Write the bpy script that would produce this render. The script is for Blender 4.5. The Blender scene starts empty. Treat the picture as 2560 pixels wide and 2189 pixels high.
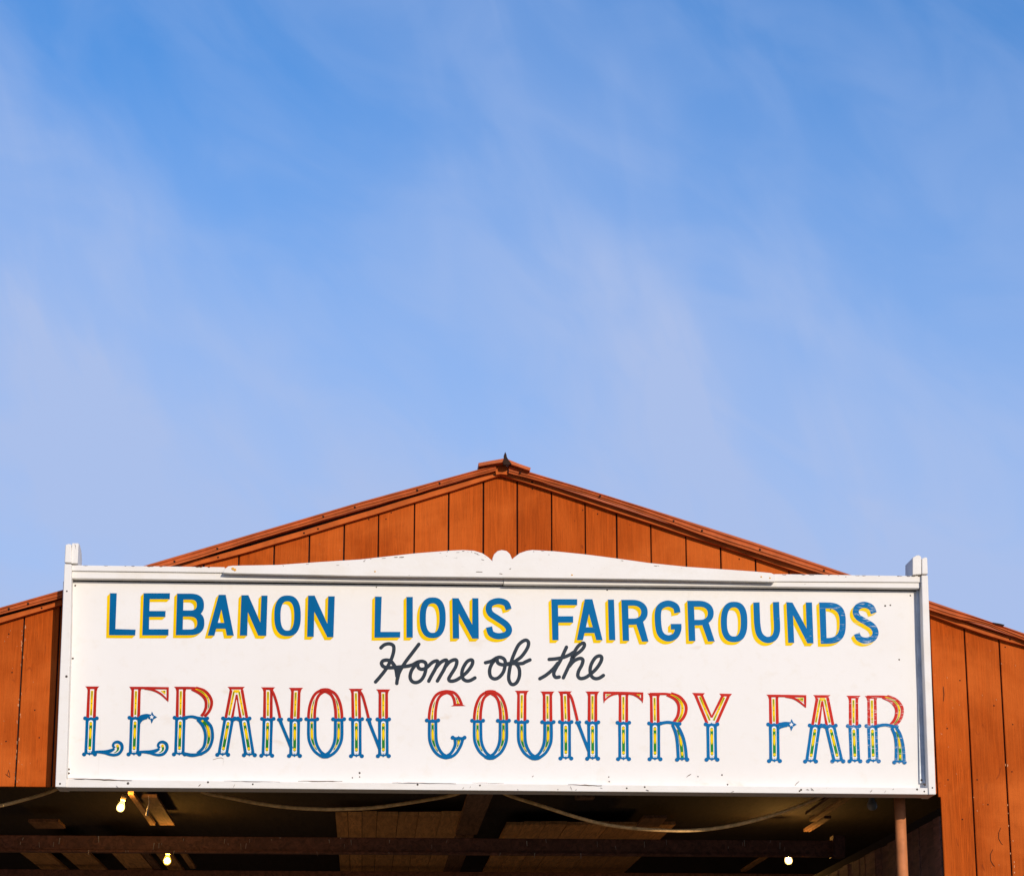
import bpy, math, random
from mathutils import Vector, Matrix
random.seed(7)
S = bpy.context.scene
C = S.collection

# ------------------------------------------------------------------ camera, sky, sun, exposure
W, H = 2560.0, 2189.0                       # measuring grid of the photograph
FPX = 6038.5                                # focal length on that grid
CAM = Vector((-0.7095, -13.5961, 1.60))
SB = 3.3646                                 # height of the sign's bottom edge above the ground
YAW, PITCH = 0.0598, 0.2737
fw = Vector((math.sin(YAW)*math.cos(PITCH), math.cos(YAW)*math.cos(PITCH), math.sin(PITCH)))
rt = Vector((math.cos(YAW), -math.sin(YAW), 0)); up = rt.cross(fw)
cd = bpy.data.cameras.new('camera'); cam = bpy.data.objects.new('camera', cd); C.objects.link(cam)
cd.sensor_fit = 'HORIZONTAL'; cd.sensor_width = 36; cd.lens = FPX/W*36
cd.clip_start = 0.1; cd.clip_end = 3000
cam.matrix_world = Matrix(((rt.x, up.x, -fw.x, CAM.x), (rt.y, up.y, -fw.y, CAM.y), (rt.z, up.z, -fw.z, CAM.z), (0, 0, 0, 1)))
S.camera = cam
SUN_AZ, SUN_EL = math.radians(20.5), math.radians(17.5)     # azimuth towards the right of the viewer's back
SKY_STRENGTH, SUN_STRENGTH, EXPOSURE = 0.145, 3.25, 0.0
wd = bpy.data.worlds.new('World'); S.world = wd; wd.use_nodes = True
nt = wd.node_tree; N = nt.nodes; L = nt.links
for n in list(N): N.remove(n)
def nd(t, **kw):
    n = N.new(t)
    for k, v in kw.items(): setattr(n, k, v)
    return n
out = nd('ShaderNodeOutputWorld'); bg = nd('ShaderNodeBackground'); bg.inputs['Strength'].default_value = SKY_STRENGTH
L.new(bg.outputs[0], out.inputs['Surface'])
tc = nd('ShaderNodeTexCoord')
sky = nd('ShaderNodeTexSky', sky_type='NISHITA', sun_disc=False)
sky.sun_elevation = SUN_EL; sky.sun_rotation = math.pi - SUN_AZ
sky.air_density = 1.0; sky.dust_density = 0.6; sky.ozone_density = 4.0
hs = nd('ShaderNodeHueSaturation'); hs.inputs['Saturation'].default_value = 1.26; hs.inputs['Value'].default_value = 1.20
L.new(sky.outputs[0], hs.inputs['Color'])
tint = nd('ShaderNodeMix', data_type='RGBA', blend_type='MULTIPLY'); tint.inputs['Factor'].default_value = 1.0
L.new(hs.outputs[0], tint.inputs[6]); tint.inputs[7].default_value = (1.07, 0.95, 1.03, 1)
# thin cirrus: noise on a high flat layer, drawn out along one wind direction
sep = nd('ShaderNodeSeparateXYZ'); L.new(tc.outputs['Generated'], sep.inputs[0])
def m(op, a, b=None, c=None):
    n = nd('ShaderNodeMath', operation=op)
    for i, v in enumerate((a, b, c)):
        if v is None: continue
        if isinstance(v, (int, float)): n.inputs[i].default_value = v
        else: L.new(v, n.inputs[i])
    return n.outputs[0]
def cloud(rot, scale, off, detail, lo, hi, dist=0.6):
    mr_ = nd('ShaderNodeMapping'); mr_.inputs['Rotation'].default_value = (0, math.radians(rot), 0)
    L.new(tc.outputs['Generated'], mr_.inputs['Vector'])
    mp = nd('ShaderNodeMapping'); mp.inputs['Scale'].default_value = scale; mp.inputs['Location'].default_value = off
    L.new(mr_.outputs[0], mp.inputs['Vector'])
    no = nd('ShaderNodeTexNoise'); no.inputs['Scale'].default_value = 1; no.inputs['Detail'].default_value = detail
    no.inputs['Roughness'].default_value = 0.5; no.inputs['Distortion'].default_value = dist
    L.new(mp.outputs[0], no.inputs['Vector'])
    mr = nd('ShaderNodeMapRange', interpolation_type='SMOOTHSTEP'); mr.inputs['From Min'].default_value = lo; mr.inputs['From Max'].default_value = hi
    L.new(no.outputs['Fac'], mr.inputs['Value'])
    return mr.outputs[0]
C1OFF = (1.58, 7.17, 0.886)
c1 = cloud(-42, (3.0, 3.0, 7.0), C1OFF, 3, 0.38, 0.72, 0.25)
c2 = cloud(-70, (9, 9, 34), (5.2, 1.3, 0.0), 5, 0.40, 0.72, 0.5)
c3 = cloud(-20, (5.5, 5.5, 8), (3.1, 7.4, 0), 5, 0.30, 0.75, 0.3)
c4 = cloud(-38, (13, 13, 26), (2.2, 4.4, 1.1), 8, 0.36, 0.70, 0.7)
cov = m('ADD', m("MULTIPLY", c1, 0.26), m('ADD', m('MULTIPLY', m('MULTIPLY', c2, c1), 0.26), m('ADD', m('MULTIPLY', c3, 0.12), m('MULTIPLY', c4, 0.15))))
hz_ = nd('ShaderNodeMapRange', interpolation_type='SMOOTHSTEP'); L.new(sep.outputs[2], hz_.inputs['Value'])
for k_, v_ in (('From Min', 0.485), ('From Max', 0.13), ('To Min', 0.0), ('To Max', 0.88)): hz_.inputs[k_].default_value = v_
haze = hz_.outputs[0]
cov = m('MINIMUM', m('ADD', cov, haze), 0.95)
mx = nd('ShaderNodeMix', data_type='RGBA'); L.new(cov, mx.inputs['Factor']); L.new(tint.outputs[2], mx.inputs[6])
mx.inputs[7].default_value = (2.88, 3.65, 5.65, 1)
L.new(mx.outputs[2], bg.inputs['Color'])
sl = bpy.data.lights.new('sun', 'SUN'); sl.energy = SUN_STRENGTH; sl.angle = math.radians(0.53); sl.color = (1.0, 0.885, 0.74)
so = bpy.data.objects.new('sun', sl); C.objects.link(so)
sdir = Vector((math.sin(SUN_AZ)*math.cos(SUN_EL), -math.cos(SUN_AZ)*math.cos(SUN_EL), math.sin(SUN_EL)))
so.rotation_euler = sdir.to_track_quat('Z', 'Y').to_euler(); so.location = sdir*60
vs = S.view_settings; vs.view_transform = 'Standard'; vs.look = 'None'; vs.gamma = 1; vs.use_curve_mapping = False; vs.exposure = EXPOSURE
S.cycles.use_denoising = True
S.cycles.max_bounces = 8

# ------------------------------------------------------------------ measuring helpers: a point of the photo on a real plane
def ray(px, py): return fw*FPX + rt*(px - W/2) - up*(py - H/2)
def at(px, py, Y):
    d = ray(px, py); return CAM + d*((Y - CAM.y)/d.y)
def atz(px, py, Z):
    d = ray(px, py); return CAM + d*((Z - CAM.z)/d.z)

# ------------------------------------------------------------------ materials
MATS = {}
def mat(name, color, rough=0.6, metal=0.0, build=None, emit=None):
    ma = bpy.data.materials.new(name); ma.use_nodes = True; t = ma.node_tree
    b = t.nodes['Principled BSDF']; b.inputs['Base Color'].default_value = (*color, 1)
    b.inputs['Roughness'].default_value = rough; b.inputs['Metallic'].default_value = metal
    if emit: b.inputs['Emission Color'].default_value = (*emit[0], 1); b.inputs['Emission Strength'].default_value = emit[1]
    if build: build(t, b, color)
    MATS[name] = ma; return ma
class G:
    """small node-graph helper for one material"""
    def __init__(s, t): s.t = t; s.tc = t.nodes.new('ShaderNodeTexCoord'); s.oi = None
    def link(s, a, b): s.t.links.new(a, b)
    def map(s, scale, loc=None, perobj=False):
        mp = s.t.nodes.new('ShaderNodeMapping'); mp.inputs['Scale'].default_value = scale
        s.link(s.tc.outputs['Object'], mp.inputs['Vector'])
        if perobj:
            oi = s.t.nodes.new('ShaderNodeObjectInfo'); cx = s.t.nodes.new('ShaderNodeMath'); cx.operation = 'MULTIPLY'; cx.inputs[1].default_value = 57
            s.link(oi.outputs['Random'], cx.inputs[0]); cc = s.t.nodes.new('ShaderNodeCombineXYZ')
            for i in range(3): s.link(cx.outputs[0], cc.inputs[i])
            s.link(cc.outputs[0], mp.inputs['Location'])
        elif loc: mp.inputs['Location'].default_value = loc
        return mp.outputs[0]
    def noise(s, vec, detail=4, rough=0.55, dist=0.0, scale=1.0):
        n = s.t.nodes.new('ShaderNodeTexNoise'); n.inputs['Scale'].default_value = scale; n.inputs['Detail'].default_value = detail
        n.inputs['Roughness'].default_value = rough; n.inputs['Distortion'].default_value = dist
        s.link(vec, n.inputs['Vector']); return n.outputs['Fac']
    def ramp(s, v, a, b, lo=0.0, hi=1.0):
        r = s.t.nodes.new('ShaderNodeMapRange'); r.interpolation_type = 'SMOOTHSTEP'
        r.inputs['From Min'].default_value = a; r.inputs['From Max'].default_value = b
        r.inputs['To Min'].default_value = lo; r.inputs['To Max'].default_value = hi
        s.link(v, r.inputs['Value']); return r.outputs[0]
    def mix(s, f, a, b, blend='MIX'):
        n = s.t.nodes.new('ShaderNodeMix'); n.data_type = 'RGBA'; n.blend_type = blend
        for sock, v in ((n.inputs['Factor'], f), (n.inputs[6], a), (n.inputs[7], b)):
            if isinstance(v, (int, float)): sock.default_value = v
            elif isinstance(v, tuple): sock.default_value = (*v, 1)
            else: s.link(v, sock)
        return n.outputs[2]
    def math(s, op, a, b=0.0):
        n = s.t.nodes.new('ShaderNodeMath'); n.operation = op
        for i, v in enumerate((a, b)):
            if isinstance(v, (int, float)): n.inputs[i].default_value = v
            else: s.link(v, n.inputs[i])
        return n.outputs[0]
    def bump(s, h, strength, dist, b):
        n = s.t.nodes.new('ShaderNodeBump'); n.inputs['Strength'].default_value = strength; n.inputs['Distance'].default_value = dist
        s.link(h, n.inputs['Height']); s.link(n.outputs[0], b.inputs['Normal'])
    def rnd(s):
        if not s.oi: s.oi = s.t.nodes.new('ShaderNodeObjectInfo')
        return s.oi.outputs['Random']

def b_siding(t, b, col):
    g = G(t)
    grain = g.noise(g.map((95, 95, 3.2), perobj=True), 6, 0.65, 1.2)
    fine = g.noise(g.map((260, 260, 9), perobj=True), 3, 0.6)
    blot = g.noise(g.map((5, 5, 2.2), perobj=True), 4, 0.6, 0.5)
    cross = g.noise(g.map((7, 7, 60), perobj=True), 3, 0.6)
    c = g.mix(g.ramp(grain, 0.35, 0.70), tuple(x*0.66 for x in col), tuple(x*1.10 for x in col))
    c = g.mix(g.ramp(blot, 0.40, 0.72, 0.0, 0.55), c, (col[0]*1.16, col[1]*1.35, col[2]*1.9))
    c = g.mix(g.ramp(blot, 0.44, 0.24, 0.0, 0.40), c, (col[0]*0.66, col[1]*0.62, col[2]*0.7))
    c = g.mix(g.ramp(g.rnd(), 0.2, 1, 0.0, 0.38), c, (col[0]*0.70, col[1]*0.68, col[2]*0.8))
    kn = g.noise(g.map((17, 17, 8), perobj=True), 2, 0.5, 2.0)
    c = g.mix(g.ramp(kn, 0.67, 0.76, 0.0, 0.5), c, (0.16, 0.025, 0.006))
    fl = g.noise(g.map((120, 120, 55), perobj=True), 1, 0.4)
    c = g.mix(g.ramp(fl, 0.815, 0.84, 0.0, 0.55), c, (0.75, 0.50, 0.32))
    fade = g.noise(g.map((0.9, 0.9, 1.3), (4.2, 0, 1.7)), 5, 0.6, 0.5)
    c = g.mix(g.ramp(fade, 0.40, 0.64, 0.0, 0.7), c, (min(1, col[0]*1.32), col[1]*1.7, col[2]*3.0))
    drip = g.noise(g.map((48, 48, 1.1), perobj=True), 4, 0.6)
    c = g.mix(g.ramp(drip, 0.64, 0.80, 0.0, 0.45), c, (col[0]*0.5, col[1]*0.45, col[2]*0.6))
    g.link(c, b.inputs['Base Color'])
    h = g.math('ADD', g.math('MULTIPLY', grain, 0.7), g.math('ADD', g.math('MULTIPLY', fine, 0.25), g.math('MULTIPLY', cross, 0.2)))
    g.bump(h, 0.9, 0.005, b)
    b.inputs['Specular IOR Level'].default_value = 0.06
def b_paintwood(t, b, col):
    g = G(t)
    n1 = g.noise(g.map((9, 9, 9), perobj=True), 5, 0.6)
    n2 = g.noise(g.map((60, 60, 60), perobj=True), 4, 0.6)
    c = g.mix(g.ramp(n1, 0.3, 0.75), tuple(x*0.78 for x in col), tuple(min(1, x*1.15) for x in col))
    c = g.mix(g.ramp(n2, 0.68, 0.78, 0, 0.5), c, tuple(x*0.45 for x in col))
    g.link(c, b.inputs['Base Color']); g.bump(n2, 0.35, 0.003, b)
    b.inputs['Specular IOR Level'].default_value = 0.12
def b_white(t, b, col):
    g = G(t)
    big = g.noise(g.map((1.3, 1.3, 2.1)), 5, 0.6, 0.4)
    mid = g.noise(g.map((14, 14, 14)), 4, 0.6)
    strk = g.noise(g.map((38, 38, 1.6)), 4, 0.6)
    spk = g.noise(g.map((85, 85, 60)), 2, 0.5)
    c = g.mix(g.ramp(big, 0.35, 0.75, 0, 0.55), col, (col[0]*0.955, col[1]*0.94, col[2]*0.915))
    c = g.mix(g.ramp(mid, 0.52, 0.78, 0, 0.42), c, (col[0]*0.93, col[1]*0.89, col[2]*0.82))
    c = g.mix(g.ramp(strk, 0.62, 0.85, 0, 0.22), c, (0.52, 0.46, 0.38))
    c = g.mix(g.ramp(spk, 0.80, 0.84, 0, 0.6), c, (0.33, 0.25, 0.17))
    stn = g.noise(g.map((5.5, 5.5, 9), (2, 0, 5)), 3, 0.5, 0.4)
    c = g.mix(g.ramp(stn, 0.66, 0.80, 0, 0.55), c, (0.68, 0.56, 0.42))
    g.link(c, b.inputs['Base Color'])
    g.bump(g.math('ADD', mid, g.math('MULTIPLY', strk, 0.5)), 0.12, 0.003, b)
    b.inputs['Specular IOR Level'].default_value = 0.35
def b_whitechip(t, b, col):
    g = G(t)
    mid = g.noise(g.map((26, 26, 26)), 5, 0.65)
    big = g.noise(g.map((4, 4, 7)), 4, 0.6)
    chip = g.noise(g.map((21, 40, 70), (3, 1, 2)), 5, 0.7, 0.8)
    c = g.mix(g.ramp(big, 0.4, 0.75, 0, 0.6), col, (col[0]*0.93, col[1]*0.89, col[2]*0.83))
    c = g.mix(g.ramp(mid, 0.60, 0.8, 0, 0.35), c, (col[0]*0.80, col[1]*0.72, col[2]*0.60))
    c = g.mix(g.ramp(chip, 0.685, 0.715, 0, 0.8), c, (0.16, 0.115, 0.075))
    g.link(c, b.inputs['Base Color']); g.bump(g.math('ADD', mid, g.math('MULTIPLY', chip, -0.5)), 0.25, 0.004, b)
def b_letter(t, b, col):
    g = G(t)
    n = g.noise(g.map((22, 22, 130)), 4, 0.65, 0.3)
    sx = t.nodes.new('ShaderNodeSeparateXYZ'); g.link(g.tc.outputs['Object'], sx.inputs[0])
    wear = g.math('ADD', n, g.ramp(sx.outputs[0], 1.3, 2.4, 0.0, 0.20))      # thinner paint on the right-hand letters
    bigm = g.noise(g.map((6, 6, 6)), 4, 0.6)
    c = g.mix(g.ramp(bigm, 0.3, 0.7, 0, 0.5), tuple(x*0.88 for x in col), tuple(min(1, x*1.15) for x in col))
    c = g.mix(g.ramp(sx.outputs[0], -2.4, 2.4, 0.0, 0.6), c, tuple(min(0.92, 0.006 + x*(1.5 if col[0] < 0.8 else 1.1)) for x in col))
    c = g.mix(g.ramp(wear, 0.70, 0.90, 0, 0.75), c, (0.72, 0.70, 0.66))
    g.link(c, b.inputs['Base Color']); g.bump(n, 0.08, 0.001, b); b.inputs['Specular IOR Level'].default_value = 0.03
def b_brown(t, b, col):
    g = G(t)
    n1 = g.noise(g.map((24, 2.5, 24), perobj=True), 6, 0.65, 1.4)
    n2 = g.noise(g.map((3, 3, 3), perobj=True), 4, 0.6)
    c = g.mix(g.ramp(n1, 0.3, 0.72), tuple(x*0.45 for x in col), tuple(min(1, x*1.35) for x in col))
    c = g.mix(g.ramp(n2, 0.4, 0.75, 0, 0.5), c, tuple(x*0.5 for x in col))
    g.link(c, b.inputs['Base Color']); g.bump(n1, 0.4, 0.004, b)
def b_loft(t, b, col):
    g = G(t)
    n1 = g.noise(g.map((26, 2.2, 26), perobj=True), 6, 0.65, 1.6)
    n2 = g.noise(g.map((4, 2, 4), perobj=True), 4, 0.6, 1.0)
    c = g.mix(g.ramp(n1, 0.3, 0.72), tuple(x*0.6 for x in col), tuple(min(1, x*1.25) for x in col))
    c = g.mix(g.ramp(n2, 0.5, 0.75, 0, 0.5), c, tuple(x*0.55 for x in col))
    c = g.mix(g.ramp(g.rnd(), 0, 1, 0, 0.35), c, tuple(x*0.5 for x in col))
    g.link(c, b.inputs['Base Color']); g.bump(n1, 0.4, 0.004, b)
def b_ground(t, b, col):
    g = G(t)
    n1 = g.noise(g.map((0.4, 0.4, 0.4)), 6, 0.6); n2 = g.noise(g.map((30, 30, 30)), 4, 0.7)
    c = g.mix(g.ramp(n1, 0.3, 0.7), tuple(x*0.75 for x in col), tuple(x*1.2 for x in col))
    c = g.mix(g.ramp(n2, 0.3, 0.7, 0, 0.6), c, tuple(x*0.6 for x in col))
    g.link(c, b.inputs['Base Color']); g.bump(n2, 0.6, 0.02, b)
def b_hose(t, b, col):
    g = G(t); n = g.noise(g.map((30, 30, 30)), 4, 0.6)
    g.link(g.mix(g.ramp(n, 0.3, 0.7), tuple(x*0.75 for x in col), tuple(min(1, x*1.2) for x in col)), b.inputs['Base Color'])

mat('siding', (0.49, 0.083, 0.007), 0.75, build=b_siding)
mat('rake_wood', (0.54, 0.115, 0.018), 0.7, build=b_paintwood)
mat('rake_metal', (0.52, 0.115, 0.028), 0.5, build=b_paintwood)
mat('gap_shade_black', (0.02, 0.012, 0.008), 0.9)  # near-black for gaps between boards and for painted shade
mat('rust_dark', (0.035, 0.016, 0.010), 0.8, build=b_paintwood)
mat('panel_white', (0.80, 0.768, 0.722), 0.55, build=b_white)
mat('frame_white', (0.79, 0.755, 0.70), 0.6, build=b_whitechip)
mat('inline_white', (0.82, 0.79, 0.75), 0.55)
mat('blue', (0.0, 0.114, 0.290), 0.5, build=b_letter)
mat('yellow', (0.90, 0.56, 0.0), 0.5, build=b_letter)
mat('red', (0.44, 0.020, 0.012), 0.5, build=b_letter)
mat('green', (0.02, 0.19, 0.022), 0.5, build=b_letter)
mat('script_black', (0.030, 0.040, 0.052), 0.5, build=b_letter)
mat('strip_metal', (0.50, 0.53, 0.56), 0.5, 0.3, build=b_paintwood)
mat('screw', (0.05, 0.03, 0.02), 0.6)
mat('chip', (0.13, 0.085, 0.055), 0.9, build=b_paintwood)
mat('rust_spot', (0.75, 0.38, 0.06), 0.8)
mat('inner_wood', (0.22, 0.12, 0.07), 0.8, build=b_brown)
mat('loft_wood', (0.70, 0.39, 0.15), 0.8, build=b_loft)
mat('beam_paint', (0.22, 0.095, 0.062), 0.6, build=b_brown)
mat('pole_paint', (0.56, 0.20, 0.075), 0.55, build=b_paintwood)
mat('hose', (0.82, 0.46, 0.16), 0.6, build=b_hose)
mat('socket', (0.60, 0.45, 0.22), 0.5)
mat('bulb_lit', (1, 0.9, 0.7), 0.3, emit=((1.0, 0.56, 0.19), 1900.0))
mat('bulb_warm', (1, 0.85, 0.4), 0.3, emit=((1.0, 0.52, 0.13), 1700.0))
def shell(name, col, strength, opac):
    ma = bpy.data.materials.new(name); ma.use_nodes = True; t = ma.node_tree
    for n in list(t.nodes): t.nodes.remove(n)
    o = t.nodes.new('ShaderNodeOutputMaterial'); mxs = t.nodes.new('ShaderNodeMixShader'); tr_ = t.nodes.new('ShaderNodeBsdfTransparent'); em = t.nodes.new('ShaderNodeEmission')
    tr_.inputs[0].default_value = (1, 0.86, 0.55, 1); em.inputs[0].default_value = (*col, 1); em.inputs[1].default_value = strength
    mxs.inputs[0].default_value = opac; t.links.new(tr_.outputs[0], mxs.inputs[1]); t.links.new(em.outputs[0], mxs.inputs[2]); t.links.new(mxs.outputs[0], o.inputs[0])
    MATS[name] = ma
shell('shell_lit', (1.0, 0.66, 0.22), 3.2, 0.6); shell('shell_warm', (1.0, 0.60, 0.08), 2.0, 0.7)
mat('bulb_off', (0.42, 0.40, 0.36), 0.25)
mat('plastic', (0.6, 0.55, 0.52), 0.5)
mat('web', (0.55, 0.50, 0.45), 0.9)
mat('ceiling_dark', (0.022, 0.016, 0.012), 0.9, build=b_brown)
mat('floor_dirt', (0.34, 0.24, 0.15), 0.9, build=b_ground)
mat('bare_fleck', (0.66, 0.27, 0.11), 0.9)
mat('gravel', (0.13, 0.11, 0.062), 0.95, build=b_ground)
mat('roofing', (0.42, 0.10, 0.035), 0.5, build=b_paintwood)

# ------------------------------------------------------------------ objects
def empty(name, loc, label, cat, group=None):
    o = bpy.data.objects.new(name, None); C.objects.link(o); o.location = loc; o.empty_display_size = 0.2
    o['label'] = label; o['category'] = cat
    if group: o['group'] = group
    return o
def wbase(p):
    b = Vector((0, 0, 0))
    while p is not None: b += p.location; p = p.parent
    return b
def mesh(name, verts, faces, mats, parent=None, fm=None, smooth=False, label=None):
    """verts in world metres; the object sits on its parent"""
    base = wbase(parent)
    me = bpy.data.meshes.new(name); me.from_pydata([tuple(Vector(v) - base) for v in verts], [], faces)
    ms = [mats] if isinstance(mats, str) else mats
    for k in ms: me.materials.append(MATS[k])
    if fm: me.polygons.foreach_set('material_index', fm)
    if smooth: me.polygons.foreach_set('use_smooth', [True]*len(me.polygons))
    me.update()
    o = bpy.data.objects.new(name, me); C.objects.link(o)
    if parent is not None: o.parent = parent
    if label: o['label'] = label
    return o
def prism(pts, y0, y1=None, back=None):
    """front outline (world points) pushed back along +Y to y1 (depth y0 ignored when back given)"""
    n = len(pts); f = [Vector(p) for p in pts]
    bk = [Vector((p.x, p.y + y0, p.z)) for p in f]
    faces = [tuple(range(n)), tuple(range(2*n - 1, n - 1, -1))]
    for i in range(n):
        j = (i + 1) % n; faces.append((i, i + n, j + n, j))
    return f + bk, faces
def pprism(name, pxs, Y, depth, mats, parent, jit=0.0, label=None, bevel=0.0):
    pts = [at(x + random.uniform(-jit, jit), y + random.uniform(-jit, jit), Y) for x, y in pxs]
    v, f = prism(pts, depth)
    o = mesh(name, v, f, mats, parent, label=label)
    if bevel: bev(o, bevel)
    return o
def bev(o, w, seg=2):
    mo = o.modifiers.new('bevel', 'BEVEL'); mo.width = w; mo.segments = seg; mo.limit_method = 'ANGLE'; mo.angle_limit = math.radians(40)
def box(name, x0, x1, y0, y1, z0, z1, mats, parent, bevel=0.0, label=None):
    v = [(x, y, z) for x in (x0, x1) for y in (y0, y1) for z in (z0, z1)]
    f = [(0, 1, 3, 2), (4, 6, 7, 5), (0, 4, 5, 1), (2, 3, 7, 6), (0, 2, 6, 4), (1, 5, 7, 3)]
    o = mesh(name, v, f, mats, parent, label=label)
    if bevel: bev(o, bevel)
    return o
def lerp(pts, x):
    """piecewise linear y(x)"""
    if x <= pts[0][0]: a, b = pts[0], pts[1]
    elif x >= pts[-1][0]: a, b = pts[-2], pts[-1]
    else:
        for a, b in zip(pts, pts[1:]):
            if a[0] <= x <= b[0]: break
    return a[1] + (b[1] - a[1])*(x - a[0])/(b[0] - a[0])
def tube(pts, r, seg=8, caps=True):
    V, F = [], []; n = len(pts); pts = [Vector(p) for p in pts]
    rr = r if isinstance(r, (list, tuple)) else [r]*n
    for i, p in enumerate(pts):
        d = (pts[min(i + 1, n - 1)] - pts[max(i - 1, 0)]).normalized()
        a = d.orthogonal().normalized() if i == 0 else (a - d*a.dot(d)).normalized()
        bb = d.cross(a)
        for k in range(seg):
            t = 2*math.pi*k/seg; V.append(p + (a*math.cos(t) + bb*math.sin(t))*rr[i])
    for i in range(n - 1):
        for k in range(seg):
            k2 = (k + 1) % seg; F.append((i*seg + k, i*seg + k2, (i + 1)*seg + k2, (i + 1)*seg + k))
    if caps: F += [tuple(range(seg - 1, -1, -1)), tuple(range((n - 1)*seg, n*seg))]
    return V, F

SCREWS_TODO = []
# ---- ground
R_ = 900
gnd = mesh('ground', [(-R_, -R_, 0), (R_, -R_, 0), (R_, R_, 0), (-R_, R_, 0)], [(0, 1, 2, 3)], 'gravel'); gnd['kind'] = 'structure'

# ---- the barn ---------------------------------------------------------------------------------------
YW = 0.22                                        # front of the siding
barn = empty('barn', (0.1, YW, 0), 'orange board-sided barn with low gable and a wide dark opening behind the sign', 'barn')
TL = [(-60, 1536), (0, 1518), (157, 1473.6), (366, 1412), (640, 1331), (900, 1254.5), (1060, 1210.5), (1240, 1161)]
TLb = [(-60, 1553), (0, 1535), (135, 1499), (437, 1412), (541, 1380.5), (640, 1349), (800, 1301), (900, 1271), (1039, 1234), (1100, 1214), (1150, 1199), (1240, 1176)]
RLb = [(-60, 1574), (0, 1556), (135, 1516), (483, 1413.6), (597, 1386), (686, 1359), (774, 1334), (860, 1307.5), (948, 1282), (1035, 1254.6), (1121, 1229), (1208, 1201), (1252, 1187)]
TR = [(1272, 1163.5), (1450, 1217), (1620, 1270), (1880, 1353), (2126, 1436), (2324, 1501), (2560, 1582), (2640, 1610)]
TRb = [(1268, 1181), (1320, 1194), (1470, 1235.5), (1560, 1265), (1620, 1286), (1684.5, 1311), (1745, 1333), (1803, 1353), (1951.5, 1401), (2066, 1437), (2324, 1523), (2394, 1546), (2467, 1560), (2487, 1569), (2560, 1599), (2640, 1629)]
RRb = [(1252, 1187), (1293, 1199), (1379.5, 1226), (1463, 1253.5), (1543, 1280.5), (1627, 1307.5), (1715, 1337), (1802, 1364), (1889, 1393.5), (1973, 1422), (2324, 1535), (2410, 1567), (2495, 1596), (2560, 1612), (2640, 1638)]
def line_z(pts, Y):
    w = [at(x, y, Y) for x, y in pts]
    return [(p.x, p.z) for p in w]
rakeL = line_z(RLb, 0.185); rakeR = line_z(RRb, 0.185)
ridge_x = rakeL[-1][0]
def rake_z(x):
    return lerp(rakeL, x) if x < ridge_x else lerp(rakeR, x)
# groove positions measured on the wall plane
gp = [(60.7, 1545), (597, 1399), (685, 1386), (773, 1372), (860, 1354), (946, 1350), (1035, 1350), (1121, 1350), (1208, 1350), (1293, 1350), (1379.5, 1350), (1463, 1350), (1542, 1350), (1628, 1370), (1715, 1380), (1802, 1395), (1889, 1410), (1973, 1432), (2412, 1600), (2497.5, 1600)]
gx = [at(x, y, YW).x for x, y in gp]
full = []
for a, b in zip(gx, gx[1:]):
    k = max(1, round((b - a)/0.2032)); full += [a + (b - a)*i/k for i in range(k)]
full.append(gx[-1])
LEFT_END, RIGHT_END = full[0] - 0.2032*15, full[-1] + 0.2032*15
full = [full[0] - 0.2032*(i + 1) for i in range(15)][::-1] + full + [full[-1] + 0.2032*(i + 1) for i in range(15)]
jamb = at(2352, 1990, YW).x
lintel_z = at(60, 1965.5, YW).z
lintel_zr = at(2350, 1991, YW).z
wall = mesh('gable_wall', *prism([Vector((full[0], YW + 0.020, lintel_z + 0.02)), Vector((jamb + 0.01, YW + 0.020, lintel_z + 0.02)), Vector((jamb + 0.01, YW + 0.020, 0)), Vector((full[-1], YW + 0.020, 0)), Vector((full[-1], YW + 0.020, rake_z(full[-1]) + 0.03)), Vector((ridge_x, YW + 0.020, rake_z(ridge_x) + 0.03)), Vector((full[0], YW + 0.020, rake_z(full[0]) + 0.03))], 0.05), 'gap_shade_black', barn, label='backing of the gable wall behind the grooved boards')
cuts = sorted(full)
pieces = []
for a, b in zip(cuts, cuts[1:]):
    if a < jamb - 0.004 < b - 0.01: pieces += [(a, b, 'split')]
    else: pieces.append((a, b, ''))
def board(x0, x1, zb0, zb1):
    gap = 0.0045 if random.random() < 0.8 else 0.003
    xa, xb = x0 + gap, x1 - gap; y = YW + random.uniform(-0.001, 0.001)
    mids = [xa] + ([ridge_x] if xa < ridge_x < xb else []) + [xb]
    pts = [Vector((xa, y, zb0)), Vector((xb, y, zb1))] + [Vector((q, y, rake_z(q) + 0.035)) for q in mids[::-1]]
    v, f = prism(pts, 0.016)
    o = mesh('siding_board', v, f, 'siding', wall); bev(o, 0.0025, 1)
for a, b, k in pieces:
    if b <= jamb + 0.02: board(a, b, lintel_z, lintel_z)
    elif k == 'split':
        gap = 0.0045; xa, xb = a + gap, b - gap; y = YW
        pts = [Vector((xa, y, lintel_zr)), Vector((jamb, y, lintel_zr)), Vector((jamb, y, 0)), Vector((xb, y, 0)), Vector((xb, y, rake_z(xb) + 0.035)), Vector((xa, y, rake_z(xa) + 0.035))]
        v, f = prism(pts, 0.016); o = mesh('siding_board', v, f, 'siding', wall, label='orange board notched round the corner of the opening'); bev(o, 0.0025, 1)
    else: board(a, b, 0.0, 0.0)

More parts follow.
